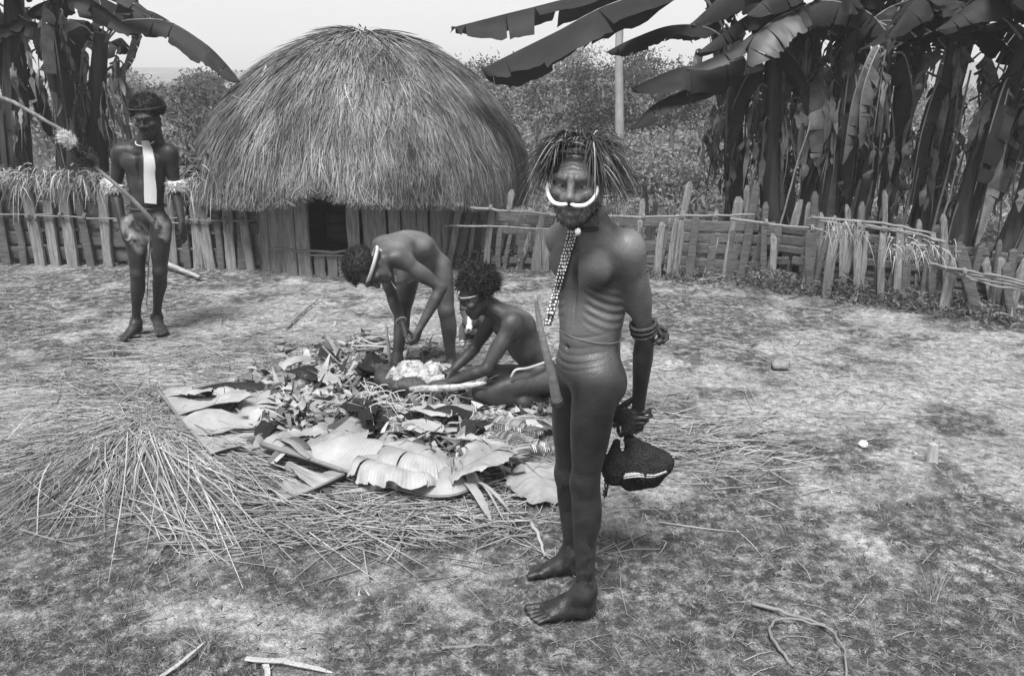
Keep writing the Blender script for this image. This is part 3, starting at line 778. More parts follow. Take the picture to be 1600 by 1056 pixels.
A, B_ = gnd(1165, 436), gnd(1620, 506)
fr = thing('stake_fence', (A + B_) / 2, 'weathered stake fence with long cane rails curving to the right under the banana plants', 'fence')
boards(fr, A, B_, .05, .50, .06, .12, .5, 1.2, back=.2, skip=.25)
rs = [((585, 410), (590, 110), .06), ((650, 390), (722, 100), .08), ((730, 380), (760, 110), .075), ((770, 420), (782, 70), .07), ((790, 420), (810, 150), .05), ((830, 460), (865, 200), .09), ((885, 450), (895, 190), .08), ((900, 440), (911, 120), .05),
      ((945, 460), (952, 180), .075), ((955, 430), (966, 110), .06), ((1015, 470), (1022, 270), .05), ((1040, 480), (1047, 230), .06), ((1050, 450), (1056, 65), .05), ((1095, 480), (1116, 200), .07), ((1130, 470), (1150, 280), .05), ((1165, 465), (1178, 255), .08),
      ((1185, 470), (1190, 180), .05), ((1222, 478), (1276, 345), .06), ((1285, 515), (1330, 330), .09), ((1310, 505), (1285, 160), .06), ((1370, 500), (1366, 300), .06), ((1425, 535), (1350, 270), .10), ((1345, 480), (1375, 150), .05), ((1480, 520), (1450, 330), .07), ((1560, 545), (1530, 350), .07)]
for b, t_, wd in rs:
    b = gnd(*zc(*b)); t_ = zc(*t_)
    stake(fr, b, at(t_[0], t_[1], b[1] + .02), wd * .92, .032, .05, random.choice(('wood', 'wood', 'wood_dark')), .012)
for k in range(22):
    px = U(1185, 1600); f_ = (px - 1165) / 455; b = gnd(px, lerp(440, 500, f_)); h_ = U(.3, .7); ln_ = U(-.06, .12)
    stake(fr, b, b + (ln_, .02, h_), U(.04, .08), .03, U(.02, .05), random.choice(('wood', 'wood_dark')), .014)
rail(fr, [at(1140, 342, 7.0), at(1220, 352, 6.85), at(1290, 360, 6.65)], .014)
rail(fr, [at(1268, 339, 6.75), at(1380, 350, 6.5), at(1462, 366, 6.3)], .014)
rail(fr, [at(1280, 346, 6.7), at(1390, 360, 6.45), at(1480, 378, 6.2)], .011)
rail(fr, [at(1350, 352, 6.5), at(1420, 362, 6.35), at(1478, 380, 6.2)], .010)
for q in range(4): rail(fr, [at(1450 + 8 * q, 412 + 3 * q, 6.15), at(1520, 425 + 4 * q, 5.95), at(1610, 442 + 5 * q, 5.75)], .012)
drape(fr, 'straw_cap', at(1288, 360, 6.6), at(1345, 368, 6.5), at(1310, 358, 6.55)[2], 170, .05, .2, .007, .04)
drape(fr, 'straw_cap', at(1385, 388, 6.35), at(1480, 400, 6.15), at(1430, 388, 6.25)[2], 230, .04, .16, .008, .05)
for px, py, Y in ((1196, 348, 6.9), (1268, 357, 6.7), (1340, 352, 6.55), (1380, 358, 6.5), (1456, 372, 6.3), (1505, 425, 6.0)): lash(fr, at(px, py, Y), .03)

# weeds under the fences
mb = MB()
def weeds(px0, py0, px1, py1, n, h, sp=.12, size=.05):
    a, b = gnd(px0, py0), gnd(px1, py1); k = rng.random(n)[:, None]
    P = a + (b - a) * k + rng.normal(0, sp, (n, 3)); P[:, 2] = gz(P[:, 0], P[:, 1]) + h * rng.random(n) ** 1.6 * (.3 + 1.1 * vn(P[:, 0] * 3, P[:, 1] * 3))
    D = rng.normal(0, 1, (n, 3)); D[:, 2] = np.abs(D[:, 2]) * .7; D /= np.linalg.norm(D, axis=1)[:, None]
    mb.blades(P, D, size * (.5 + rng.random(n)), size * .38, rng.normal(0, .3, (n, 3)) - (0, 0, .2), 2)
weeds(722, 412, 870, 408, 1500, .16, .10); weeds(990, 430, 1200, 446, 700, .10, .10, .04)
weeds(1190, 442, 1600, 502, 5200, .17, .13, .045); weeds(0, 404, 410, 416, 1300, .07, .07, .04); weeds(560, 420, 720, 418, 250, .05, .06, .04)
weeds(1400, 420, 1640, 470, 1500, .3, .25, .06)
tag(mb.build('weeds', M['weed']), 'low weeds growing along the foot of the fences', 'weeds', kind='stuff')

# ------------------------------------------------------------------ the feast laid out on the ground
FC = gnd(600, 650)
# a bed of small leaves and stems
mb = MB()
def scraps(px, py, sx, sy, n, size, h, m=None):
    c = gnd(px, py); x = c[0] + rng.normal(0, sx, n); y = c[1] + rng.normal(0, sy, n)
    P = np.stack([x, y, gz(x, y) + .01 + h * rng.random(n)], -1)
    D = rng.normal(0, 1, (n, 3)); D[:, 2] = D[:, 2] * .35 + .12; D /= np.linalg.norm(D, axis=1)[:, None]
    sd_ = np.cross(D, np.array((0, 0, 1.)) + rng.normal(0, .45, (n, 3)))
    mb.blades(P, D, size * (.5 + rng.random(n)), size * .55 * (.5 + rng.random(n)), rng.normal(0, .3, (n, 3)) - (0, 0, .1), 3, sd_)
scraps(470, 625, .24, .22, 520, .08, .07); scraps(620, 650, .30, .18, 900, .07, .10); scraps(530, 600, .25, .2, 420, .08, .08)
scraps(700, 690, .2, .18, 260, .09, .05); scraps(800, 640, .16, .14, 170, .08, .04); scraps(560, 560, .25, .2, 330, .08, .07); scraps(650, 745, .2, .08, 120, .08, .03)
for k in range(70):                                   # torn, curled pieces of larger leaves
    c = gnd(U(410, 780), U(585, 735)); a = U(0, 2 * PI); l = U(.10, .30); zz = U(.03, .13)
    p = c + V3(0, 0, zz); e = p + V3(math.cos(a) * l, math.sin(a) * l, U(-.04, .03)); e[2] = max(e[2], .02); mm_ = (p + e) / 2 + V3(0, 0, U(.0, .05))
    leaf(mb, [p, mm_, e], U(.035, .10), ang=U(-.6, .3), droop=U(-.2, 1.2), tear=U(.2, .8), n=14, crk=.3, ribr=.003, cols=4, mi=random.choice((0, 0, 2, 2, 3)), rmi=1, prof=lambda t: .5 + .5 * np.sin(PI * np.clip(t, .05, .95)))
mb.mi = 1
c = gnd(640, 645)
for k in range(120):
    p = c + np.array((rng.normal(0, .26), rng.normal(0, .18), 0)); p[2] = gz(p[0], p[1]) + U(.02, .12); a = U(0, 2 * PI); l = U(.08, .3)
    e = p + np.array((math.cos(a) * l, math.sin(a) * l, U(-.04, .05))); e[2] = max(e[2], .01)
    mb.tube(spline([p, (p + e) / 2 + rng.normal(0, .03, 3) + (0, 0, .03), e], 6), U(.002, .0045), 4)
tag(mb.build('leaf_litter', [M['leaf_scrap'], M['string'], M['leaf_pale'], M['leaf']], base=FC), 'tangled bed of small cooking leaves and thin stems under the meat', 'leaves', kind='stuff')

def gleaf(name, pix, width, label, m='leaf_pale', cat='banana leaf', group='cut banana leaves on the ground', **k):
    mb = MB(); rib = [np.append(gnd(px, py, z)[:2], gz(*gnd(px, py, z)[:2]) + z) for px, py, z in pix]
    kw = dict(ang=.05, droop=.1, tear=.4, ribr=.010, n=40, crk=.20); kw.update(k)
    leaf(mb, rib, width, **kw)
    return tag(mb.build(name, [M[m], M['rib']], base=np.append(rib[0][:2], 0)), label, cat, group)
flatp = lambda t: .75 + .25 * np.sin(PI * np.clip(t, 0, 1))
gleaf('banana_leaf', [(246, 606, .07), (285, 655, .11), (330, 706, .07)], .40, 'broad pale banana leaf piece lying beside the straw heap, its stiff midrib facing the heap', halves=(-1,), prof=flatp, ang=.05, droop=.22, tear=.6, ribr=.012, crk=.3)
gleaf('banana_leaf', [(262, 606, .06), (330, 600, .10), (410, 602, .07)], .16, 'narrow pale banana leaf at the back edge of the broad pale one', halves=(1,), prof=flatp, ang=-.02, droop=.2, tear=.3)
gleaf('banana_leaf', [(408, 688, .10), (470, 706, .10), (560, 736, .06), (640, 760, .05), (700, 770, .05), (752, 752, .06)], .36, 'longest banana leaf, with a dark midrib curving along the front of the feast', ang=-.35, droop=.5, tear=.6, crk=.34, halves=(-1,), ribr=.016, prof=lambda t: .45 + .55 * np.sin(PI * np.clip(t, .05, .95)), gap=.9)
gleaf('banana_leaf', [(540, 733, .05), (500, 752, .06), (440, 776, .03)], .24, 'pale torn banana leaf lying in front of the long midrib', halves=(1,), prof=flatp, ang=-.05, droop=.25, tear=.5, ribr=.010)
gleaf('banana_leaf', [(470, 694, .08), (520, 668, .12), (556, 640, .10)], .13, 'smooth grey banana leaf lying crosswise behind the long midrib', m='leaf_scrap', ang=.2, droop=.2, tear=.0)
gleaf('banana_leaf', [(560, 708, .10), (620, 722, .13), (700, 742, .06)], .16, 'curled pale banana leaf folded over the long midrib', ang=-.5, droop=1.3, tear=.5)
gleaf('banana_leaf', [(600, 690, .14), (660, 706, .15), (730, 726, .06)], .15, 'pale curled banana leaf in the middle of the feast', ang=-.35, droop=1.2, tear=.6)
gleaf('banana_leaf', [(690, 745, .05), (745, 718, .12), (790, 694, .10)], .15, 'pale banana leaf curling upward left of the ferns', ang=-.6, droop=.9, tear=.5)
gleaf('banana_leaf', [(820, 722, .02), (850, 748, .05), (880, 775, .03)], .15, 'smooth pale leaf on the ground behind the knees of the man in front', ang=.0, droop=.15, tear=.0)
gleaf('banana_leaf', [(795, 655, .06), (830, 652, .08), (870, 656, .04)], .10, 'smooth dark leaf on the ground in front of the sitting man', m='leaf_scrap', ang=.05, droop=.1, tear=0)
gleaf('banana_leaf', [(500, 612, .03), (545, 618, .01), (592, 602, .06)], .10, 'boat shaped dark leaf sheath left of the carcass', m='leaf_scrap', ang=-.9, droop=.5, tear=0)
gleaf('banana_leaf', [(503, 536, .14), (525, 560, .10), (552, 585, .04)], .07, 'stiff dark leaf jutting up behind the feast', m='leaf', ang=.5, droop=.3, tear=0)
gleaf('banana_leaf', [(590, 598, .03), (583, 570, .18), (580, 545, .24)], .10, 'dark leaf standing upright beside the left end of the carcass', m='leaf', ang=.4, droop=.4, tear=.2)
gleaf('banana_leaf', [(420, 600, .06), (400, 625, .08), (412, 660, .06)], .14, 'crumpled pale leaf touching the right edge of the broad pale leaf', ang=-.2, droop=.6, tear=.6)
gleaf('banana_leaf', [(440, 580, .05), (480, 568, .07), (540, 560, .05)], .13, 'pale leaf lying flat at the back left of the feast', ang=.0, droop=.3, tear=.4)
gleaf('banana_leaf', [(300, 604, .12), (360, 594, .12), (440, 600, .08)], .09, 'dark folded leaf over the back edge of the broad pale leaf', m='leaf', ang=.4, droop=.6, tear=.3)
mb = MB()
for a, b, wd in (((722, 762), (768, 818), .05), ((735, 764), (800, 806), .025), ((728, 756), (690, 776), .05), ((740, 760), (790, 822), .012)):
    p, e = gnd(*a) + (0, 0, .06), gnd(*b) + (0, 0, .012)
    mb.ribbon(spline([p, (p + e) / 2 + (0, 0, .03), e], 8), wd * np.array([.5, .8, 1, 1, 1, .9, .8, .5, .1]), nrm(np.cross(e - p, (.2, .1, 1))))
tag(mb.build('torn_leaf', M['leaf_pale'], base=gnd(728, 762)), 'white torn leaf with three splayed strips at the tip of the long midrib', 'torn leaf', 'cut banana leaves on the ground')

def fern(pix, label, wd=.11):
    rib = [np.append(gnd(px, py, z)[:2], z + .005) for px, py, z in pix]; n = 46; C = spline(rib, n)
    mb = MB(); mb.tube(C, np.linspace(.004, .001, n + 1), 4); T = np.gradient(C, axis=0)
    for h in (-1, 1):
        for k in range(2, n):
            s_ = nrm(np.cross(T[k], (0, 0, 1))) * h; l = wd * math.sin(PI * min(1, (k / n) ** .7 * .98 + .02)) + .012
            P = spline([C[k], C[k] + s_ * l * .5 + nrm(T[k]) * l * .1 + (0, 0, .012), C[k] + s_ * l + nrm(T[k]) * l * .3 + (0, 0, U(-.01, .006))], 5)
            mb.ribbon(P, np.array([.8, 1, 1, .9, .6, .1]) * .0085, nrm(T[k]) + np.array((0, 0, U(-.3, .3))))
    return tag(mb.build('fern_frond', M['leaf_scrap'], base=np.append(rib[0][:2], 0)), label, 'fern', 'fern fronds laid on the ground')
fern([(720, 655, .05), (780, 662, .07), (850, 680, .03)], 'pale fern frond lying nearest the sitting man')
fern([(740, 690, .05), (800, 690, .06), (872, 704, .02)], 'pale fern frond lying between the curling leaf and the knees of the man in front')
fern([(800, 730, .04), (790, 690, .06), (760, 650, .05)], 'pale fern frond pointing away from the viewer at the right edge of the feast')
fern([(770, 715, .05), (820, 668, .05), (868, 664, .02)], 'pale fern frond slanting across the other fronds')

# coil of vine and an upright split stick behind the feast
mb = MB(); c = gnd(588, 552)
for k in range(9):
    a = np.linspace(0, 2 * PI * U(.8, 1.1), 26) + U(0, 6); r = U(.09, .17)
    mb.tube(np.stack([c[0] + np.cos(a) * r, c[1] + np.sin(a) * r * .8, .02 + .012 * k + .015 * np.sin(a * 2 + k)], -1), .006, 5)
tag(mb.build('vine_coil', M['straw'], base=c), 'coil of pale vine lying behind the feast left of the bending man', 'vine coil')
def stick(name, pts, r, label, m='pole', cat='stick', group=None, n=10, flat=1.0, jit=.003):
    mb = MB(); C = spline(pts, n); C[1:-1] += rng.normal(0, jit, C[1:-1].shape); mb.tube(C, np.linspace(r, r * .6, n + 1), 7, squash=flat)
    return tag(mb.build(name, M[m], base=np.append(C[0][:2], 0)), label, cat, group)
stick('split_stick', [gnd(611, 575, .0), at(606, 540, gnd(611, 575)[1]), at(602, 506, gnd(611, 575)[1] + .02)], .014, 'white split stick standing upright beside the shin of the bending man', 'leaf_pale')
stick('fallen_stick', [gnd(447, 512, .012), gnd(470, 490, .02), gnd(497, 468, .012)], .010, 'thin stick lying on bare ground between the hut door and the feast', 'bark')
stick('pale_log', [gnd(238, 402, .09), gnd(270, 416, .06), gnd(311, 433, .03)], .032, 'whitish peeled log lying behind the legs of the standing man at left', 'bark_pale')
stick('fallen_stick', [gnd(690, 1012, .008), gnd(735, 1008, .012), gnd(776, 1007, .008)], .007, 'straight thin stick lying at the bottom edge left of the bare feet', 'bark')
stick('fallen_stick', [gnd(1175, 941, .008), gnd(1230, 957, .012), gnd(1290, 976, .008)], .008, 'straight stick lying above the looped vine at lower right', 'pole')
stick('fallen_stick', [gnd(1090, 438, .02), gnd(1118, 434, .03), gnd(1142, 430, .02)], .016, 'stick lying at the foot of the stake fence right of the man in front', 'wood')
stick('fallen_stick', [gnd(830, 815, .01), gnd(842, 838, .02), gnd(852, 868, .006)], .009, 'short pale stalk lying behind the feet of the man in front', 'straw')
stick('looped_vine', [gnd(1240, 1040, .005), gnd(1208, 1000, .01), gnd(1206, 972, .012), gnd(1228, 967, .012), gnd(1285, 978, .012), gnd(1318, 1008, .012), gnd(1322, 1060, .008)], .006, 'thin looped vine lying on the turf at lower right', 'pole', 'vine', n=28)
stick('leaning_cane', [dome(np.array([-.60]), np.array([.58]), .10)[0] * 0 + at(416, 104, 8.45), at(392, 170, 8.12), at(362, 252, 8.02), gnd(352, 398) + (0, -.12, 0)], .011, 'thin pale cane leaning against the left side of the thatch roof', 'straw', 'cane', n=16)
def strip(name, pts, wd, th, label, m='chip', cat='bark strip'):
    mb = MB()
    for q in range(len(pts) - 1): mb.plank(pts[q], pts[q + 1] + nrm(pts[q + 1] - pts[q]) * .01, wd, th, (U(-.3, .3), U(-.3, .1), 1), jit=.004, tip=.05 if q == len(pts) - 2 else 0, taper=.75 if q == len(pts) - 2 else 1)
    return tag(mb.build(name, M[m], base=np.append(pts[0][:2], 0), smooth=False), label, cat)
strip('bark_strip', [gnd(384, 1028, .018), gnd(440, 1031, .022), gnd(492, 1043, .008)], .022, .005, 'pale strip of bark lying at the bottom edge left of centre')
strip('dry_blade', [gnd(252, 1056, .006), gnd(300, 1019, .012)], .018, .003, 'broad dry leaf blade lying in the lower left corner', cat='leaf blade')
strip('wood_chip', [gnd(414, 1036, .012), gnd(417, 1062, .006)], .020, .004, 'small flat chip pointing down from the pale strip of bark', cat='wood chip')
# stone, chips
mb = MB(); c = gnd(1348, 697); mb.blob(c + (0, 0, .012), (.026, .022, .02), 10, 7, .25)
tag(mb.build('stone', M['stone'], base=c, smooth=False), 'small white stone on the open ground at right', 'stone')
mb = MB(); c = gnd(1457, 716)
mb.plank(c + (0, 0, -.02), c + (-.003, .005, .075), .05, .035, (.1, -1, .2), jit=.006, n=4, taper=.72)
mb.plank(c + (.008, -.012, -.02), c + (.006, .0, .06), .02, .018, (.1, -1, .2), jit=.004, n=4, taper=.7)
tag(mb.build('stump', M['chip'], base=c, smooth=False), 'small splintered stump standing in the grass at right', 'stump')
mb = MB()
for k in range(1):
    p = gnd(1428 + U(-10, 10), 712 + U(-6, 6)) + (0, 0, .012); a = U(0, 6); mb.plank(p, p + np.array((math.cos(a), math.sin(a), .1)) * U(.03, .05), .014, .008, (0, 0, 1), jit=.01)
tag(mb.build('wood_chip', M['chip'], base=gnd(1428, 712)), 'pale wood chip lying left of the small stump', 'wood chip')
mb = MB(); p, e = gnd(1207, 570, .02), gnd(1232, 569, .02); mb.plank(p, e, .05, .045, (0, -1, .3), jit=.015); tag(mb.build('wood_block', M['wood'], base=p - (0, 0, .02)), 'dark block of wood lying on the open ground right of the man in front', 'wood block')
def tuft(px, py, n, h, sp, label, m='straw', tl=.5):
    c = gnd(px, py); c[2] = gz(c[0], c[1]); a = rng.random(n) * 2 * PI; k = rng.random(n) * tl
    D = np.stack([np.cos(a) * k, np.sin(a) * k, np.ones(n)], -1); D /= np.linalg.norm(D, axis=1)[:, None]
    mb = MB(); mb.blades(c + rng.normal(0, sp, (n, 3)) * (1, 1, 0), D, h * (.5 + .6 * rng.random(n)), .0035, D * (.25, .25, 0) - (0, 0, .12), 4)
    tag(mb.build('grass_tuft', M[m], base=c), label, 'grass tuft', 'grass tufts standing in the yard')
tuft(325, 1012, 34, .13, .012, 'pale dry grass tuft spreading below the straw heap', tl=1.0)
tuft(1462, 930, 26, .17, .012, 'pale upright grass tuft at lower right')
tuft(1345, 880, 20, .08, .01, 'small dark grass tuft left of the pale upright tuft', 'grass', .9)
tuft(170, 1020, 30, .07, .015, 'small dark grass tuft in the lower left corner', 'grass', .8)
tuft(652, 950, 60, .05, .02, 'low dark grass tuft in bare ground left of the front feet', 'grass', 1.1)
tuft(1075, 1000, 40, .06, .012, 'low ragged grass tuft below the hanging bag', 'grass', 1.2)
# ------------------------------------------------------------------ bodies: one smooth surface from blended volumes
class Fr:
    def __init__(s, o, F, Up):
        s.o = np.asarray(o, float); s.F = nrm(F); up = np.asarray(Up, float)
        s.U = nrm(up - s.F * up.dot(s.F)); s.L = np.cross(s.U, s.F); s.R = np.stack([s.L, s.F, s.U])
    def __call__(s, l, f, u): return s.o + l * s.L + f * s.F + u * s.U
class Sdf:
    def __init__(s): s.p = []
    def cap(s, a, b, r1, r2=None, k=.02, sub=False):
        a, b = np.asarray(a, float), np.asarray(b, float); r2 = r1 if r2 is None else r2
        if np.linalg.norm(b - a) < 1e-6: b = a + 1e-5
        m = max(r1, r2); s.p.append(('c', np.minimum(a, b) - m, np.maximum(a, b) + m, (a, b, r1, r2), k, sub))
    def ell(s, c, r, R=np.eye(3), k=.02, sub=False):
        c, r = np.asarray(c, float), np.asarray(r, float); m = np.abs(np.asarray(R)).T @ r
        s.p.append(('e', c - m, c + m, (c, r, np.asarray(R)), k, sub))
    def chain(s, P, R, k=.02, sub=False):
        P = [np.asarray(q, float) for q in P]; R = list(R)
        lo = np.min([q - r for q, r in zip(P, R)], 0); hi = np.max([q + r for q, r in zip(P, R)], 0)
        s.p.append(('k', lo, hi, (P, R), k, sub))
    def mesh(s, h, smooth=1):
        add = [q for q in s.p if not q[5]]
        lo = np.min([q[1] for q in add], 0) - 4 * h; hi = np.max([q[2] for q in add], 0) + 4 * h
        n = np.ceil((hi - lo) / h).astype(int) + 1
        D = np.full(n, .15, np.float32); ax = [(lo[i] + h * np.arange(n[i])).astype(np.float32) for i in range(3)]
        for ty, a, b, par, k, sub in s.p:
            mg = k + .045
            i0 = np.clip(np.floor((a - mg - lo) / h).astype(int), 0, n - 1); i1 = np.clip(np.ceil((b + mg - lo) / h).astype(int) + 1, 1, n)
            sl = tuple(slice(i0[i], i1[i]) for i in range(3))
            if min(i1 - i0) <= 0: continue
            X, Y, Z = np.meshgrid(*[ax[i][sl[i]] for i in range(3)], indexing='ij', sparse=True)
            if ty in 'ck':
              f = None
              for p, q, r1, r2 in ([par] if ty == 'c' else [(par[0][m_], par[0][m_ + 1], par[1][m_], par[1][m_ + 1]) for m_ in range(len(par[0]) - 1)]):
                d = (q - p).astype(np.float32); l2 = float(d @ d)
                x, y, z = X - np.float32(p[0]), Y - np.float32(p[1]), Z - np.float32(p[2])
                t = np.clip((x * d[0] + y * d[1] + z * d[2]) / l2, 0, 1)
                f_ = np.sqrt((x - t * d[0]) ** 2 + (y - t * d[1]) ** 2 + (z - t * d[2]) ** 2) - (np.float32(r1) + np.float32(r2 - r1) * t)
                f = f_ if f is None else np.minimum(f, f_)
            else:
                c, r, R = par; R = R.astype(np.float32); x, y, z = X - np.float32(c[0]), Y - np.float32(c[1]), Z - np.float32(c[2])
                u = [(x * R[i][0] + y * R[i][1] + z * R[i][2]) for i in range(3)]
                k0 = np.sqrt(sum((u[i] / np.float32(r[i])) ** 2 for i in range(3))); k1 = np.sqrt(sum((u[i] / np.float32(r[i] ** 2)) ** 2 for i in range(3))) + 1e-6
                f = k0 * (k0 - 1) / k1
            o = D[sl]
            if sub:
                f = -f; hh = np.maximum(k - np.abs(o - f), 0) / k; D[sl] = np.maximum(o, f) + hh * hh * k * .25
            else:
                hh = np.maximum(k - np.abs(o - f), 0) / k; D[sl] = np.minimum(o, f) - hh * hh * k * .25
        ins = D < 0
        c0 = ins[:-1, :-1, :-1]; allin = c0.copy(); anyin = c0.copy()
        for dx in (0, 1):
            for dy in (0, 1):
                for dz in (0, 1):
                    q = ins[dx:n[0] - 1 + dx, dy:n[1] - 1 + dy, dz:n[2] - 1 + dz]; allin &= q; anyin |= q
        act = anyin & ~allin; I = np.argwhere(act); idx = np.full(act.shape, -1, np.int32); idx[tuple(I.T)] = np.arange(len(I))
        cor = np.array([(x, y, z) for x in (0, 1) for y in (0, 1) for z in (0, 1)])
        val = np.stack([D[I[:, 0] + c[0], I[:, 1] + c[1], I[:, 2] + c[2]] for c in cor], 1)
        sm, ct = np.zeros((len(I), 3)), np.zeros((len(I), 1))
        for a in range(8):
            for b in range(a + 1, 8):
                if np.abs(cor[a] - cor[b]).sum() != 1: continue
                va, vb = val[:, a], val[:, b]; m = (va < 0) != (vb < 0)
                t = np.where(m, va / np.where(m, va - vb, 1), 0)[:, None]
                sm += np.where(m[:, None], cor[a] + (cor[b] - cor[a]) * t, 0); ct += m[:, None]
        V = lo + h * (I + sm / ct)
        F = []
        for axs in range(3):
            o1, o2 = [(1, 2), (2, 0), (0, 1)][axs]
            a = ins[:-1, :-1, :-1]; b = np.roll(ins, -1, axs)[:-1, :-1, :-1]
            E = np.argwhere(a != b); E = E[(E[:, o1] > 0) & (E[:, o2] > 0)]
            s0 = a[tuple(E.T)]
            def cell(d1, d2):
                e = E.copy(); e[:, o1] -= d1; e[:, o2] -= d2; return idx[tuple(e.T)]
            q = np.stack([cell(1, 1), cell(0, 1), cell(0, 0), cell(1, 0)], 1)
            q[~s0] = q[~s0][:, ::-1]; F.append(q[(q >= 0).all(1)])
        F = np.concatenate(F)
        e = np.concatenate([F[:, [0, 1]], F[:, [1, 2]], F[:, [2, 3]], F[:, [3, 0]]])
        for _ in range(smooth):
            acc = np.zeros_like(V); c = np.zeros(len(V))
            for k in range(3): acc[:, k] = np.bincount(e[:, 0], V[e[:, 1], k], len(V)) + np.bincount(e[:, 1], V[e[:, 0], k], len(V))
            c = np.bincount(e[:, 0], minlength=len(V)) + np.bincount(e[:, 1], minlength=len(V))
            V = .5 * V + .5 * acc / np.maximum(c, 1)[:, None]
        return V, F

def head(s, f, g=1.0, old=False):
    e = lambda l, ff, u: f(l * g, ff * g, u * g)
    E = lambda c, r, k=.02, sub=False: s.ell(e(*c), np.array(r) * g, f.R, k * g, sub)
    Cc = lambda a, b, r1, r2=None, k=.015, sub=False: s.cap(e(*a), e(*b), r1 * g, None if r2 is None else r2 * g, k * g, sub)
    E((0, -.012, .04), (.074, .094, .082)); E((0, .03, .0), (.062, .062, .07)); E((0, .03, -.052), (.050, .055, .062), .03)
    for q in (-1, 1):
        Cc((q * .056, .0, -.048), (q * .026, .066, -.10), .019, .018, .025)       # jaw
        Cc((q * .054, .066, .022), (q * .014, .094, .024), .0125, .0145, .010)      # brow
        E((q * .050, .062, -.026), (.023, .023, .017), .022)                      # cheekbone
        E((q * .032, .100, -.004), (.019, .023, .0135), .010, True)               # socket
        E((q * .032, .071, -.003), (.0145, .0145, .0125), .004)                   # eyeball
        Cc((q * .045, .073, .007), (q * .021, .085, .008), .0048, .005, .005)     # lid
        Cc((q * .045, .073, -.012), (q * .021, .083, -.013), .004, .0045, .005)
        E((q * .020, .098, -.036), (.0135, .014, .0115), .007)                     # nostril wing
        Cc((q * .024, .092, -.040), (q * .038, .072, -.074), .007, .005, .010)    # fold
        E((q * .0085, .102, -.0445), (.005, .007, .004), .003, True)
        E((q * .073, -.006, -.012), (.009, .019, .031), .008); E((q * .081, .002, -.010), (.006, .009, .017), .004, True)
        old or E((q * .040, .050, -.062), (.014, .018, .020), .02)
        E((q * .064, .035, .03), (.010, .025, .025), .02, True)
    Cc((0, .092, .018), (0, .110, -.030), .0095, .0135, .010); E((0, .112, -.032), (.015, .013, .012), .008)
    Cc((-.022, .086, -.066), (.022, .086, -.066), .0085, None, .010); E((0, .094, -.063), (.020, .011, .0075), .008)
    Cc((-.019, .087, -.083), (.019, .087, -.083), .0085, None, .010); E((0, .093, -.083), (.018, .010, .0075), .008)
    Cc((-.027, .104, -.0735), (.027, .104, -.0735), .0042, None, .004, True)
    E((0, .074, -.108), (.022, .020, .018), .02)
    if old:
        for u in (.050, .060, .071):
            Cc((-.030, .096 - (u - .05) * .35, u), (.030, .096 - (u - .05) * .35, u + .001), .0038, None, .008, True)
        for q in (-1, 1): Cc((q * .008, .104, .014), (q * .006, .102, .034), .003, None, .006, True)

def hand(s, w, D, Nn, side, curl=(.5, .6, .6), g=1.0, spread=.06, thumb=(.6, .5), tcurl=.3):
    """w wrist, D towards the fingers, Nn out of the palm, side +1 when the thumb lies along +cross(D, Nn)"""
    D = nrm(D); Nn = nrm(Nn - D * D.dot(Nn)); Tm = np.cross(D, Nn) * side
    P = lambda t, d, q: w + (Tm * t + D * d + Nn * q) * g
    for t0, t1, L in ((.022, .030, .086), (.008, .010, .090), (-.007, -.010, .084), (-.020, -.028, .075)):
        s.cap(P(t0 * .6, .012, 0), P(t1, L, -.003), .0135 * g, .0105 * g, .010 * g)
    s.ell(P(0, .05, .004), np.array((.036, .044, .013)) * g, np.stack([Tm, D, Nn]), .012 * g)
    for i, (t, L, ln, sp) in enumerate(((.030, .086, (.040, .024, .019), .10), (.010, .090, (.044, .028, .020), .02), (-.010, .084, (.040, .026, .019), -.05), (-.028, .075, (.032, .019, .017), -.13))):
        p = P(t, L, -.003); a = 0
        d0 = nrm(D + Tm * sp * (spread / .06)); r = .0092 * g if i < 3 else .008 * g
        for q, l in enumerate(ln):
            a += curl[q] * (1 + .12 * (i - 1)); d = d0 * math.cos(a) + Nn * math.sin(a); e = p + d * l * g
            s.cap(p, e, r, r * .9, .004 * g); p = e; r *= .9
    a, b = thumb; d1 = nrm(D * math.cos(a) + Tm * math.sin(a) + Nn * b)
    p0 = P(.020, .022, .006); p1 = p0 + d1 * .040 * g; d2 = nrm(d1 + D * tcurl + Nn * tcurl); p2 = p1 + d2 * .030 * g; p3 = p2 + nrm(d2 + Nn * tcurl) * .024 * g
    s.chain([p0, p1, p2, p3], [.0165 * g, .0125 * g, .0105 * g, .0085 * g], .006 * g)

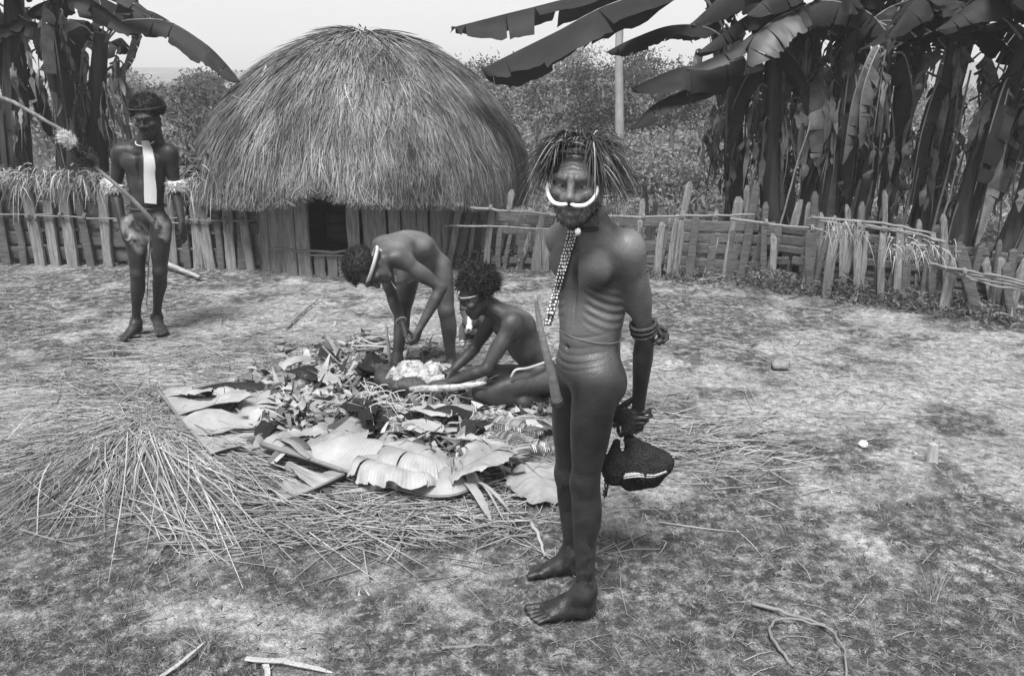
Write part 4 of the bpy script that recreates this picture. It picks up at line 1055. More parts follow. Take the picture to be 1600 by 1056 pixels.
def foot(s, an, heel, toe, lat, g=1.0):
    """lat: horizontal unit vector towards the little-toe side"""
    d = nrm(toe - heel); L = np.linalg.norm(toe - heel); z = np.array((0, 0, 1.)); lat = nrm(lat - d * d.dot(lat))
    P = lambda f_, l, u: heel + d * f_ * L + lat * l * g + z * u * g
    s.ell(P(.12, 0, .030), np.array((.030, .036, .030)) * g, np.stack([lat, d, z]), .02)
    s.cap(an, P(.12, 0, .035), .034 * g, .028 * g, .03); s.cap(an, P(.42, -.008, .045), .036 * g, .030 * g, .03)
    s.cap(P(.40, -.012, .042), P(.70, -.022, .022), .030 * g, .021 * g, .02); s.cap(P(.2, .012, .024), P(.64, .026, .017), .024 * g, .016 * g, .02)
    s.cap(P(.5, .005, .030), P(.70, .005, .019), .027 * g, .019 * g, .02)
    for l0, l1, f0, f1, r in ((-.029, -.036, .72, .985, .0135), (-.009, -.011, .73, .98, .0095), (.007, .009, .72, .94, .009), (.021, .026, .69, .90, .0085), (.033, .040, .64, .845, .008)):
        m = P((f0 + f1) / 2, (l0 + l1) / 2, r / g * g + .006); s.chain([P(f0, l0, .016), m, P(f1, l1, r / g * .9)], [r * 1.15 * g, r * g, r * g], .005)
    for q in (-1, 1): s.ell(an + lat * q * .032 * g + z * (.004 if q < 0 else -.004), np.array((.011, .015, .016)) * g, np.stack([lat, d, z]), .015)

def body(J, g=1.0, h=.005, old=False, lean=1.0, ribs=False, arm=1.0):
    s = Sdf(); c, p, hd = Fr(*J['chest']), Fr(*J['pelvis']), Fr(*J['head'])
    E = lambda f, cc, r, k=.022, sub=False: s.ell(f(*(np.array(cc) * g)), np.array(r) * g, f.R, k, sub)
    E(c, (0, 0, .02), (.132, .092, .165)); E(c, (0, .005, -.07), (.122, .085, .105)); E(c, (0, -.005, .105), (.115, .075, .07), .04)
    mid = c(0, .0, -.10 * g) * .5 + p(0, 0, .05 * g) * .5
    fm_ = Fr(mid, c.F + p.F, nrm(c(0, 0, 0) - p(0, 0, 0)))
    gap_ = np.linalg.norm(c(0, 0, -.10 * g) - p(0, 0, .05 * g))
    E(fm_, (0, 0, 0), (.112, .076, gap_ * .5 / g + .075), .05); E(fm_, (0, .02, -.015), (.085, .075, .085), .04)
    E(p, (0, 0, .02), (.128, .088, .085), .04); E(p, (0, .02, .02), (.095, .082, .075), .03)
    for q, sd in ((1, 'L'), (-1, 'R')):
        sh, el, wr, hi, kn, an = (np.asarray(J[n_ + sd], float) for n_ in ('sh', 'el', 'wr', 'hi', 'kn', 'an'))
        E(c, (q * .064, .068, .078), (.070, .026, .054), .03)                     # pectoral
        E(c, (q * .080, -.060, .085), (.050, .028, .075), .04)                     # shoulder blade
        s.chain([c(q * .045 * g, -.058 * g, .09 * g), c(q * .045 * g, -.064 * g, -.03 * g), fm_(q * .042 * g, -.056 * g, 0), p(q * .04 * g, -.058 * g, .03 * g)], [.026 * g, .030 * g, .028 * g, .026 * g], .03)
        s.cap(c(q * .018 * g, .066 * g, .150 * g), sh + (sh - c.o) * .0 + c.U * .030 * g, .0115 * g, .012 * g, .018)      # collar bone
        s.cap(hd(q * .02, -.035, -.10), sh * .72 + c(0, -.02, .15) * .28 + c.U * .018, .034 * g, .030 * g, .05)            # trapezius
        s.cap(c(q * .10 * g, -.01, .10 * g), sh, .062 * g, .050 * g, .04)
        s.cap(hd(q * .058, -.012, -.055), c(q * .018 * g, .062 * g, .152 * g), .012 * g, .010 * g, .018)                   # neck cord
        # arm
        d = nrm(el - sh); s.ell(sh + d * .035 * g, np.array((.049, .049, .068)) * g * arm, Fr(sh, c.F if abs(d.dot(c.F)) < .9 else c.U, d).R[[0, 1, 2]], .03)
        s.chain([sh, lerp(sh, el, .45), el], [.044 * g * arm, .042 * g * arm, .031 * g * arm], .025)
        a2 = nrm(wr - el); bi = nrm(a2 - d * a2.dot(d)) if abs(a2.dot(d)) < .98 else c.F
        s.ell(lerp(sh, el, .55) + bi * .012 * g, np.array((.030, .032, .075)) * g * arm, Fr(sh, bi, d).R, .025)
        s.ell(lerp(sh, el, .5) - bi * .014 * g, np.array((.030, .028, .080)) * g * arm, Fr(sh, bi, d).R, .025)
        s.chain([el, lerp(el, wr, .28), lerp(el, wr, .7), wr], [.032 * g * arm, .0375 * g * arm, .028 * g * arm, .0225 * g], .02)
        hp = J['hand' + sd]; hand(s, wr, g=g * .98, **hp)
        # leg
        dl = nrm(kn - hi); d2 = nrm(an - kn)
        fw = nrm(np.asarray(J.get('kf' + sd, p.F), float)); fw = nrm(fw - dl * fw.dot(dl))
        E_ = lambda c_, r, ff, dd, k=.022: s.ell(c_, np.array(r) * g, Fr(c_, ff, dd).R, k)
        s.chain([hi, lerp(hi, kn, .25), lerp(hi, kn, .62), kn], [.083 * g * lean, .080 * g * lean, .062 * g * lean, .047 * g], .04)
        E_(lerp(hi, kn, .42) + fw * .022 * g, (.052, .045, .15), fw, dl); E_(lerp(hi, kn, .5) - fw * .026 * g, (.048, .036, .14), fw, dl)
        s.ell(p(q * .058 * g, -.040 * g, -.035 * g), np.array((.070, .062, .075)) * g, p.R, .03)
        kf = nrm(fw + nrm(np.cross(np.cross(d2, fw), d2)))
        E_(kn + kf * .026 * g, (.026, .020, .029), kf, nrm(kn - an), .02)
        ff = nrm(fw - d2 * fw.dot(d2)) if abs(fw.dot(d2)) < .97 else kf
        s.chain([kn, lerp(kn, an, .3), lerp(kn, an, .75), an], [.045 * g, .044 * g, .030 * g, .028 * g], .025)
        E_(lerp(kn, an, .27) - ff * .022 * g, (.042, .036, .105), ff, d2, .03)
        s.cap(lerp(kn, an, .06) + ff * .027 * g, lerp(kn, an, .85) + ff * .012 * g, .017 * g, .014 * g, .02)               # shin
        s.cap(lerp(kn, an, .6) - ff * .024 * g, an - ff * .026 * g, .015 * g, .012 * g, .02)                              # tendon
        heel, toe, lat = J['foot' + sd]; foot(s, an, np.asarray(heel, float), np.asarray(toe, float), np.asarray(lat, float), g)
        if ribs:
            for r_ in range(5):
                u = -.02 - r_ * .026; a = np.linspace(.55, 1.35, 8)
                pts = [c(q * math.sin(x) * .128 * g, (math.cos(x) * .093 + .004) * g, (u - x * .035 + .05) * g) for x in a]
                s.chain(pts, [.0022 * g] * 8, .014)
    s.chain([c(0, -.02, .13 * g), lerp(c(0, -.01, .15 * g), hd(0, -.012, -.07), .5), hd(0, -.01, -.05)], [.058 * g, .050 * g, .050 * g], .035)
    s.cap(hd(0, .012, -.075), c(0, .055 * g, .155 * g), .022 * g, .016 * g, .03)
    E(c, (0, .096, .04), (.007, .024, .085), .025, True)                              # breastbone
    E(c, (0, -.102, .02), (.009, .024, .11), .03, True)                               # spine furrow
    s.cap(p(0, .125 * g, .095 * g), p(0, .07 * g, .095 * g), .006, .005, .012, True)  # navel
    head(s, hd, g, old)
    return s, c, p, hd, fm_

def person(label, J, name='person', skin=None, paint=None, base=None, **k):
    s, c, p, hd, fm_ = body(J, **k)
    V, F = s.mesh(k.get('h', .005))
    if k.get('old'):                                  # ribs, belly folds and the lines of an old face
        q = (V - c.o) @ c.R; m = np.clip(1 - np.abs(q[:, 2] + .045) / .085, 0, 1) ** .7 * np.clip((np.abs(q[:, 0]) - .035) / .03, 0, 1) * (np.abs(q[:, 0]) < .16) * (q[:, 1] > -.06)
        r_ = np.stack([q[:, 0], q[:, 1], 0 * q[:, 0]], -1); r_ /= np.linalg.norm(r_, axis=1)[:, None] + 1e-6
        V = V + (r_ @ c.R) * (m * .0028 * np.sin((q[:, 2] + .5 * np.abs(q[:, 0])) * 2 * PI / .030))[:, None]
        q = (V - p.o) @ p.R; arc = q[:, 2] - .045 - 2.2 * q[:, 0] ** 2
        for z_, a_ in ((.0, .0055), (.026, .0030), (-.022, .0026), (.05, .002), (.085, .0032)):
            m = np.exp(-((arc - z_) / .0055) ** 2) * (q[:, 1] > 0) * (np.abs(q[:, 0]) < .13); V = V - (p.F * .9)[None] * (a_ * m)[:, None]
        q = (V - hd.o) @ hd.R; m = np.clip((q[:, 1] - .05) / .03, 0, 1) * np.clip(1 - np.abs(q[:, 2] - .062) / .026, 0, 1) * (np.abs(q[:, 0]) < .055)
        V = V + hd.F[None] * (m * .0022 * np.sin((q[:, 2] + .3 * np.abs(q[:, 0])) * 2 * PI / .0125))[:, None]
    base = np.array((J['footL'][0][0], J['footL'][0][1], 0)) if base is None else base
    ro = thing(name, base, label, 'person')
    mb = MB(); mb.add(V, F)
    pa = np.zeros(len(V)) if paint is None else paint(V)
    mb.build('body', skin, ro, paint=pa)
    return ro, c, p, hd, fm_, (V, F)

def curls(ro, hd, r, cen, n, ln, test, size=.004, matl='hair', g=1.0, sink=.004):
    """woolly hair: a rough cap and many small coiled tufts"""
    r = np.array(r) * g; c0 = hd(*(np.array(cen) * g))
    nu, nv = 72, 44
    u, v = np.meshgrid(np.arange(nu) * 2 * PI / nu, np.linspace(.02, PI - .02, nv), indexing='xy')
    q = np.stack([np.cos(u) * np.sin(v), np.sin(u) * np.sin(v), np.cos(v)], -1)
    k = test(q.reshape(-1, 3)).reshape(nv, nu)
    nzv = (fbm(u * 6 + 2, v * 9 + 4, 3) - .5) * .012 + (rng.random((nv, nu)) - .5) * .006
    mb = MB(); P = q * (r + nzv[..., None])
    P = np.where(k[..., None] > 0, P, q * (r - .035 * g))
    i, j = np.meshgrid(np.arange(nv - 1), np.arange(nu), indexing='ij')
    qd = np.stack([i * nu + j, (i + 1) * nu + j, (i + 1) * nu + (j + 1) % nu, i * nu + (j + 1) % nu], -1).reshape(-1, 4)
    kk = k.reshape(-1)[qd].max(1) > 0
    mb.add(c0 + P.reshape(-1, 3) @ hd.R, qd[kk])
    d = rng.normal(0, 1, (n, 3)); d /= np.linalg.norm(d, axis=1)[:, None]; d = d[test(d) > 0]
    P0 = c0 + (d * (r - sink)) @ hd.R; D = d @ hd.R + rng.normal(0, .55, (len(d), 3)); D /= np.linalg.norm(D, axis=1)[:, None]
    mb.blades(P0, D, ln * (.5 + rng.random(len(d))), size, rng.normal(0, .9, (len(d), 3)), 3)
    return mb.build('hair', M[matl], ro)
def eyes(ro, hd, g=1.0):
    for q in (-1, 1):
        mb = MB(); mb.blob(hd(q * .032 * g, .0725 * g, -.003 * g), np.array((.0135, .0137, .0105)) * g, 14, 9, fr=hd.R); e = mb.build('eye', M['sclera'], ro)
        mb = MB(); mb.blob(hd(q * .031 * g, .0815 * g, -.002 * g), np.array((.0065, .0055, .0062)) * g, 12, 8, fr=hd.R); mb.build('iris', M['eye'], e)
def band(ro, name, ring_pts, r, m, n=8, squash=1.0):
    mb = MB(); P = spline(list(ring_pts) + [ring_pts[0]], len(ring_pts) * 5); mb.tube(P, r, n, squash=squash); return mb.build(name, M[m], ro)
def limb_ring(c, d, r, n=10, tilt=0.0):
    d = nrm(d); a = nrm(np.cross(d, (0.3, .5, .9))); b = np.cross(d, a)
    return [c + (a * math.cos(x) + b * math.sin(x)) * r + d * math.sin(x) * tilt for x in np.arange(n) * 2 * PI / n]
def fluff(ro, name, c, d, r, L, n, ln, m, wd=.004):
    """fur wrapped round a limb or rod"""
    d = nrm(d); a = nrm(np.cross(d, (0.3, .5, .9))); b = np.cross(d, a); x = rng.random(n) * 2 * PI
    o = a * np.cos(x)[:, None] + b * np.sin(x)[:, None]
    P = c + o * r * .85 + d * ((rng.random(n) - .5) * L)[:, None]; D = o + rng.normal(0, .5, (n, 3)); D /= np.linalg.norm(D, axis=1)[:, None]
    mb = MB(); mb.tube([c - d * L / 2, c, c + d * L / 2], [r * .95, r, r * .95], 10); mb.blades(P, D, ln * (.5 + rng.random(n)), wd, rng.normal(0, .4, (n, 3)) - (0, 0, .3), 3)
    return mb.build(name, M[m], ro)
def surf(V, p, d):
    """first body point met by the ray p + t d"""
    d = nrm(d); w_ = V - p; t = w_ @ d; dist = np.linalg.norm(w_ - t[:, None] * d, axis=1); m = dist < .012
    return p + d * t[m].min() if m.any() else p

# ============ the old man in front
gL, gR = gnd(926, 957), gnd(905, 893)
J = dict(
    pelvis=(at(919, 578, 2.50), (-.86, -.50, 0), (0, 0, 1)),
    chest=(at(926, 448, 2.52), (-.74, -.67, .0), (-.0, -.02, 1)),
    head=(at(903, 283, 2.43), (-.28, -.95, -.06), (.02, -.06, 1)),
    shL=at(981, 388, 2.38), elL=at(1008, 520, 2.47), wrL=at(997, 640, 2.585),
    shR=at(876, 374, 2.66), elR=at(952, 500, 2.84), wrR=at(958, 648, 2.625),
    hiL=at(932, 592, 2.43), knL=at(914, 752, 2.42), anL=gL + (-.030, .0, .085),
    hiR=at(898, 590, 2.58), knR=at(888, 738, 2.63), anR=gR + (-.030, .0, .085),
    footL=(gL + (0, 0, -.004), gnd(824, 957) + (0, -.02, -.004), (.1, -1, 0)),
    footR=(gR + (0, 0, -.004), gnd(826, 895) + (0, 0, -.004), (-.1, 1, 0)),
    handL=dict(D=(-.16, .04, -1), Nn=(-.3, .95, 0), side=-1, curl=(.8, 1.1, .8), thumb=(.45, .5)),
    handR=dict(D=(.78, -.60, .02), Nn=(.5, .85, .0), side=1, curl=(.55, .9, .8), thumb=(.9, .1), spread=.03))
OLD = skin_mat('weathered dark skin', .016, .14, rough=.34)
man, c, p, hd, fm_, (VB, FB) = person('old man in front with boar tusks through his nose and a feather headdress', J, skin=OLD, paint=lambda V: np.clip(np.clip((V[:, 2] - .80) / .3, 0, 1) + np.clip((.55 - V[:, 2]) / .5, 0, 1) * .35 * (fbm(V[:, 0] * 30, V[:, 2] * 22 + V[:, 1] * 20, 3) > .5), 0, 1) * np.clip((fbm(V[:, 0] * 7 + V[:, 1] * 5, V[:, 2] * 6, 4) - .22) * 2.2, 0, 1), g=.985, h=.0034, old=True, lean=.93, arm=.93)  # torso painted lighter, light falling on it put into skin colour; shins dusty
eyes(man, hd, .985)
curls(man, hd, (.080, .098, .086), (0, -.014, .042), 2600, .012, lambda q: np.where((q[:, 2] > .35 + .5 * q[:, 1]) & (q[:, 1] < .62) | (q[:, 1] < -.2) & (q[:, 2] > -.45), 1, 0))
# grey-black stubble and beard along the jaw
q = (VB - hd.o) @ hd.R; m = np.flatnonzero((q[:, 2] < -.055) & (q[:, 2] > -.125) & (q[:, 1] > .0) & ~((np.abs(q[:, 0]) < .026) & (q[:, 2] > -.092)) & (np.abs(q[:, 0]) < .07))
m = rng.choice(m, min(900, len(m)), replace=False); D = nrm((0, 0, 1)) * 0 + (VB[m] - hd(0, .0, -.06)); D /= np.linalg.norm(D, axis=1)[:, None]
mb = MB(); mb.blades(VB[m] - D * .001, D + rng.normal(0, .5, D.shape), .004 + .005 * rng.random(len(m)), .0016, rng.normal(0, .6, D.shape) - (0, 0, .4), 2); mb.build('beard', M['hair'], man)
# feather headdress
mb = MB(); n = 3200
a = rng.random(n) * 2 * PI                                     # 0 = face, increasing to his left
fr_ = np.abs((a + PI) % (2 * PI) - PI) < .62
keep = ~fr_ | (rng.random(n) < .16); a = a[keep]; n = len(a); fr_ = np.abs((a + PI) % (2 * PI) - PI) < .62
rad = np.stack([np.sin(a) * .078, np.cos(a) * .096 - .012, .045 + .065 * rng.random(n) + .045 * (np.cos(a) > .75)], -1); rad[:, 2] = np.minimum(rad[:, 2], .118)
k_ = .62 + .38 * rng.random(n); rad[:, :2] *= k_[:, None]; rad[:, 2] += (1 - k_) * .07
P0 = hd.o + rad @ hd.R
out = np.stack([np.sin(a), np.cos(a), np.zeros(n)], -1) + rng.normal(0, .28, (n, 3)); out[:, :2] *= .36; out[:, 2] = .10 + .50 * rng.random(n)
D = out @ hd.R; D /= np.linalg.norm(D, axis=1)[:, None]
Lf = np.where(fr_, .025 + .03 * rng.random(n), .06 + .075 * rng.random(n) ** 1.3)
dr = np.where(fr_, .9, 1.0 + .9 * rng.random(n))
B = np.zeros((n, 3)); B[:, 2] = -dr
B += (np.stack([np.sin(a), np.cos(a) * .6, 0 * a], -1) * .08) @ hd.R + rng.normal(0, .20, (n, 3))
q = rng.random(n) < .12
mb.blades(P0[~q], D[~q], Lf[~q], .0058, B[~q], 6)
mb.mi = 1; mb.blades(P0[q], D[q], Lf[q], .0035, B[q], 6)
hdress = mb.build('feather_headdress', [M['feather'], M['feather_pale']], man)
band(man, 'headband', [hd(math.sin(x) * .079, math.cos(x) * .097 - .013, .070 + .026 * math.cos(x)) for x in np.arange(14) * 2 * PI / 14], .007, 'cord_dark')
# tusks
for q in (-1, 1):
    mb = MB(); P = spline([hd(q * .004, .112, -.047), hd(q * .022, .114, -.051), hd(q * .048, .106, -.048), hd(q * .067, .092, -.031), hd(q * .075, .083, -.011), hd(q * .074, .079, .004)], 18)
    mb.tube(P, 0.0060 * np.array([.75, .9, .95, 1, 1, 1, 1, 1, 1, 1, 1, .98, .95, .9, .85, .78, .66, .5, .3]), 10); mb.build('tusk', M['tusk'], man)
# neck band and tie of small shells
nk = lerp(hd(0, -.01, -.09), c(0, .0, .17), .55)
band(man, 'neck_band', [nk + hd.L * math.sin(x) * .064 + hd.F * (math.cos(x) * .074 + .004) + hd.U * (-.014 * math.cos(x) + .012) for x in np.arange(12) * 2 * PI / 12], .007, 'cord_dark')
mb = MB(); t0 = at(896, 362, 2.39); t1 = at(856, 506, 2.34)
TP = []
for k in range(15):
    f = k / 14; q = lerp(t0, t1, f); q = q + (0, 0, -.0) + np.array((0.0, .006 * math.sin(f * 3), 0)); TP.append(surf(VB, q - ray(0, 0)[0] * 0 + nrm(q - (0, 0, CAM_H)) * -.3, nrm(q - (0, 0, CAM_H))) - nrm(q - (0, 0, CAM_H)) * .010)
TP = np.array(TP); TP[1:-1] = (TP[:-2] + TP[1:-1] + TP[2:]) / 3
TP = spline(TP, 26); tw = np.linspace(.036, .020, 27); sd_ = nrm(np.cross(TP[-1] - TP[0], (0.3, 1, 0)))
mb.tube(TP, .004, 6)
for k in range(27): mb.tube([TP[k] - sd_ * tw[k] / 2, TP[k], TP[k] + sd_ * tw[k] / 2], .0055, 5, squash=.6)
mb.mi = 1
for k in range(27):
    m_ = max(2, int(tw[k] / .0072))
    for x in range(m_):
        o = (x + .5) / m_ - .5; mb.blob(TP[k] + sd_ * o * tw[k] + nrm((-.4, -1, .25)) * .005 + rng.normal(0, .0008, 3), (.0034, .0034, .0046), 7, 5)
mb.build('shell_tie', [M['cord_dark'], M['shell']], man)
mb = MB(); mb.blob(at(903, 362, 2.36), (.010, .008, .012), 10, 7); mb.build('cowrie_shell', M['shell'], man)
# waist string, gourd sheath and its cord
wc = at(916, 520, 2.5)
ws = []
for x in np.arange(20) * 2 * PI / 20:
    d = np.array((math.sin(x), -math.cos(x), 0)); h_ = surf(VB[(np.abs(VB[:, 2] - wc[2]) < .03) & (np.hypot(VB[:, 0] - wc[0], VB[:, 1] - wc[1]) < .145)], wc + d * .25, -d); ws.append(h_ + d * .0015 + (0, 0, -.012 * math.sin(x)))
band(man, 'waist_string', ws, .0011, 'lash', 5)
mb = MB(); g0, g1, g2, g3 = at(871, 632, 2.42), at(862, 585, 2.375), at(846, 520, 2.34), at(836, 462, 2.32)
mb.tube(spline([g0, g1, g2, g3], 20), np.interp(np.arange(21), [0, 2, 6, 14, 20], [.0155, .0170, .0150, .0100, .0055]), 12)
gg = mb.build('gourd_sheath', M['gourd'], man)
mb = MB()
for k in range(3): mb.tube([g0 + nrm(g1 - g0) * (.006 + .008 * k) + q for q in np.array(limb_ring(np.zeros(3), g1 - g0, .0180, 14) + [limb_ring(np.zeros(3), g1 - g0, .0180, 14)[0]])], .0042, 6)
mb.build('cord', M['cord_dark'], gg)
# armband on his left arm
el, sh, wr = J['elL'], J['shL'], J['wrL']; cc_ = lerp(sh, el, .93); dd = nrm(el - sh)
for k, t_ in enumerate((-.012, .0, .012)): band(man, 'armband', limb_ring(cc_ + dd * t_, dd, .041, 10, .006 * (k - 1)), .0062, 'cord_dark')
mb = MB()
for k in range(7): mb.tube(spline([cc_ + V3(.036, -.01, .0) + rng.normal(0, .008, 3), cc_ + V3(.058, -.01, .0) + rng.normal(0, .012, 3), cc_ + V3(.056, -.012, -.03) + rng.normal(0, .010, 3), cc_ + V3(.04, -.012, -.05) + rng.normal(0, .01, 3)], 8), .0065, 6)
mb.build('armband_knot', M['cord_dark'], man)
# the net bag he holds
bs = Sdf(); hb = at(985, 688, 2.60)
bs.ell(at(1004, 728, 2.61), (.088, .075, .062), k=.03); bs.ell(at(1026, 722, 2.61), (.062, .055, .046), k=.03); bs.ell(at(960, 735, 2.60), (.040, .04, .058), k=.03)
bs.cap(hb, at(1000, 712, 2.61), .022, .05, .04); bs.cap(at(963, 690, 2.60), at(955, 730, 2.60), .012, .03, .03); bs.cap(at(985, 752, 2.61), at(1020, 748, 2.61), .035, .03, .03)
V_, F_ = bs.mesh(.005); V_ = V_ + rng.normal(0, .0012, V_.shape)
bt = V_.min(0); bb = np.array((hb[0], hb[1], bt[2]))
netm = mat('knotted net', .022, .75, .5, 40, spec=.2)
t = netm.node_tree; N, L = t.nodes, t.links
tc = N.new('ShaderNodeTexCoord'); vo = N.new('ShaderNodeTexVoronoi'); vo.inputs['Scale'].default_value = 105; vo.feature = 'DISTANCE_TO_EDGE'
L.new(tc.outputs['Object'], vo.inputs['Vector']); bpn = N.new('ShaderNodeBump'); bpn.inputs['Strength'].default_value = 1.0; bpn.inputs['Distance'].default_value = .012; bpn.invert = True
L.new(vo.outputs['Distance'], bpn.inputs['Height']); L.new(bpn.outputs[0], N['Principled BSDF'].inputs['Normal'])
bag = thing('net_bag', bb, 'dark knotted net bag hanging from the hand of the man in front', 'net bag')
mb = MB(); mb.add(V_, F_); mb.build('net_pouch', netm, bag)
mb = MB(); e0 = at(946, 748, 2.60)
for k in range(5): mb.tube(spline([e0 + rng.normal(0, .006, 3), e0 + V3(U(-.012, .012), 0, -.03), e0 + V3(U(-.015, .015), U(-.01, .01), -U(.05, .085))], 6), .0032, 5)
mb.build('tassel', M['cord_dark'], bag)
mb = MB()
for k in range(3):
    pp = [at(x, y, 2.538) + rng.normal(0, .002, 3) for x, y in ((975, 742 + 3 * k), (995, 739 + 2 * k), (1020, 741 + 2 * k), (1042, 735 + 2 * k))]
    mb.tube(spline(pp, 24), .0025 + .0012 * (np.arange(25) % 2), 5)
mb.build('pale_stitching', M['string'], bag)

# ============ the young man standing at left
gL, gR = gnd(247, 511), gnd(213, 521)
Y0 = 5.80
J = dict(
    pelvis=(at(231, 342, Y0), (-.05, -1, 0), (0, 0, 1)), chest=(at(228, 272, Y0), (-.05, -1, 0), (0, .03, 1)),
    head=(at(231, 184, 5.74), (.0, -.97, -.24), (-.03, -.2, 1)),
    shL=at(265, 238, Y0), elL=at(274, 296, Y0 + .04), wrL=at(284, 347, Y0 - .06),
    shR=at(188, 238, Y0), elR=at(180, 298, Y0 + .04), wrR=at(192, 356, Y0 - .08),
    hiL=at(250, 352, Y0), knL=at(250, 424, Y0 - .03), anL=gL + (.0, .0, .08),
    hiR=at(213, 352, Y0), knR=at(215, 428, Y0 - .06), anR=gR + (0, .02, .08),
    footL=(gL + (-.01, .03, 0), gnd(262, 519) + (0, -.09, 0), (1, .2, 0)), footR=(gR + (.01, .04, 0), gnd(195, 528) + (0, -.06, 0), (-1, .3, 0)),
    handL=dict(D=(.05, -.1, -1), Nn=(-.9, .2, 0), side=1, curl=(.3, .45, .4)),
    handR=dict(D=(.10, -.15, -1), Nn=(.9, .2, 0), side=-1, curl=(.7, .9, .7)))
def mud(V):
    f = np.zeros(len(V))
    for cpt, r_ in ((at(214, 366, 5.70), .085), (at(222, 380, 5.70), .075), (at(254, 350, 5.70), .085), (at(258, 366, 5.70), .07), (at(204, 352, 5.72), .07)):
        d_ = np.linalg.norm((V - cpt) * (1, .7, .75), axis=1) / r_; f = np.maximum(f, np.clip((1.05 - d_) * 2.5, 0, 1))
    return f * np.clip((fbm(V[:, 0] * 18 + 3, V[:, 2] * 16 + V[:, 1] * 7, 4) - .36) * 5, 0, 1) * .9
YOUNG = skin_mat('dark oiled skin', .024, .26, .38)
man, c, p, hd, fm_, (VB, FB) = person('young man standing at left with a long white bib and white fur armbands', J, skin=YOUNG, paint=mud, g=1.03, h=.006, lean=.95, arm=1.05)
eyes(man, hd)
curls(man, hd, (.108, .112, .098), (0, -.028, .052), 6500, .012, lambda q: np.where((q[:, 2] > -.35) & ((q[:, 1] < .55) | (q[:, 2] > .12)), 1, 0), .006)
band(man, 'headband', [hd(math.sin(x) * .112, math.cos(x) * .113 - .026, .066 + .01 * math.cos(x)) for x in np.arange(14) * 2 * PI / 14], .007, 'fur_dark')
mb = MB(); cols_ = []
for k in range(17):
    f = k / 16; ctr = (lerp(233, 239, f), lerp(220, 317, f)); wd = lerp(15.5, 24, min(1, f * 1.15)) * .5
    row = []
    for o in np.linspace(-1, 1, 6):
        q = at(ctr[0] + o * wd, ctr[1], 5.6); d = nrm(q - (0, 0, CAM_H)); hit = surf(VB, q - d * .3, d); row.append(hit)
    y_ = min(r_[1] for r_ in row) - .012; cols_.append([np.array((r_[0], y_ - .008 * math.sin(PI * (i_ / 5)), r_[2])) for i_, r_ in enumerate(row)])
cols_ = np.array(cols_); ys = cols_[:, :, 1]; 
for _ in range(3): ys[1:-1] = np.minimum((ys[:-2] + ys[1:-1] + ys[2:]) / 3, ys[1:-1])
i, j = np.meshgrid(np.arange(16), np.arange(5), indexing='ij'); vv = cols_.reshape(-1, 3)
qd = np.stack([i * 6 + j, i * 6 + j + 1, (i + 1) * 6 + j + 1, (i + 1) * 6 + j], -1).reshape(-1, 4)
mb.add(vv, qd[:, ::-1]); mb.add(vv + (0, .008, 0), qd); mb.build('white_bib', M['bib'], man)
band(man, 'neck_string', [lerp(hd(0, 0, -.10), c(0, 0, .2), .6) + hd.L * math.sin(x) * .066 + hd.F * (math.cos(x) * .075) + V3(0, 0, -.02 * math.cos(x)) for x in np.arange(12) * 2 * PI / 12], .006, 'string')
for q, sd in ((1, 'L'), (-1, 'R')):
    d = nrm(J['el' + sd] - J['sh' + sd]); cc_ = lerp(J['sh' + sd], J['el' + sd], .86); fluff(man, 'fur_armband', cc_ + V3(.012 * q, -.012, 0), d, .058, .06, 1500, .020, 'fur_white', .006)
    if q < 0: fluff(man, 'fur_armband', cc_ + V3(-.045, -.03, -.0), V3(-1, -.2, .1), .026, .07, 900, .018, 'fur_white', .006)
gb = [at(241, 349, 5.63), at(213, 318, 5.56), at(185, 292, 5.50), at(150, 262, 5.45), at(122, 233, 5.40)]
mb = MB(); mb.tube(spline(gb, 26), np.interp(np.arange(27), [0, 2, 12, 26], [.015, .017, .013, .010]), 10); gd = mb.build('gourd_sheath', M['gourd'], man)
fluff(man, 'fur_wrap', at(132, 243, 5.42), gb[-1] - gb[-2], .026, .17, 500, .03, 'fur_dark', .006)
mb = MB(); cpt = at(107, 220, 5.38); n = 2200; d = rng.normal(0, 1, (n, 3)); d /= np.linalg.norm(d, axis=1)[:, None]; ax_ = nrm(gb[-1] - gb[-2])
mb.blob(cpt, (.034, .034, .062), 12, 9, .12, fr=Fr(cpt, (1, .2, 1), ax_).R); mb.blades(cpt + d * .030 + ax_ * (d @ ax_)[:, None] * .026, d * .8 + ax_ * .5, .014 * (.4 + rng.random(n)), .0045, rng.normal(0, .7, (n, 3)), 3); mb.build('fur_tip', M['fur_white'], man)
mb = MB(); mb.tube(spline([at(236, 352, 5.66), at(233, 400, 5.64), at(231, 440, 5.64), at(229, 478, 5.66)], 14), .0035, 5); mb.build('hanging_cord', M['cord_dark'], man)
wc = p(0, 0, .09)
band(man, 'waist_cord', [wc + V3(math.sin(x) * .138, -math.cos(x) * .104, -.01 * math.cos(x)) for x in np.arange(14) * 2 * PI / 14], .007, 'cord_dark')

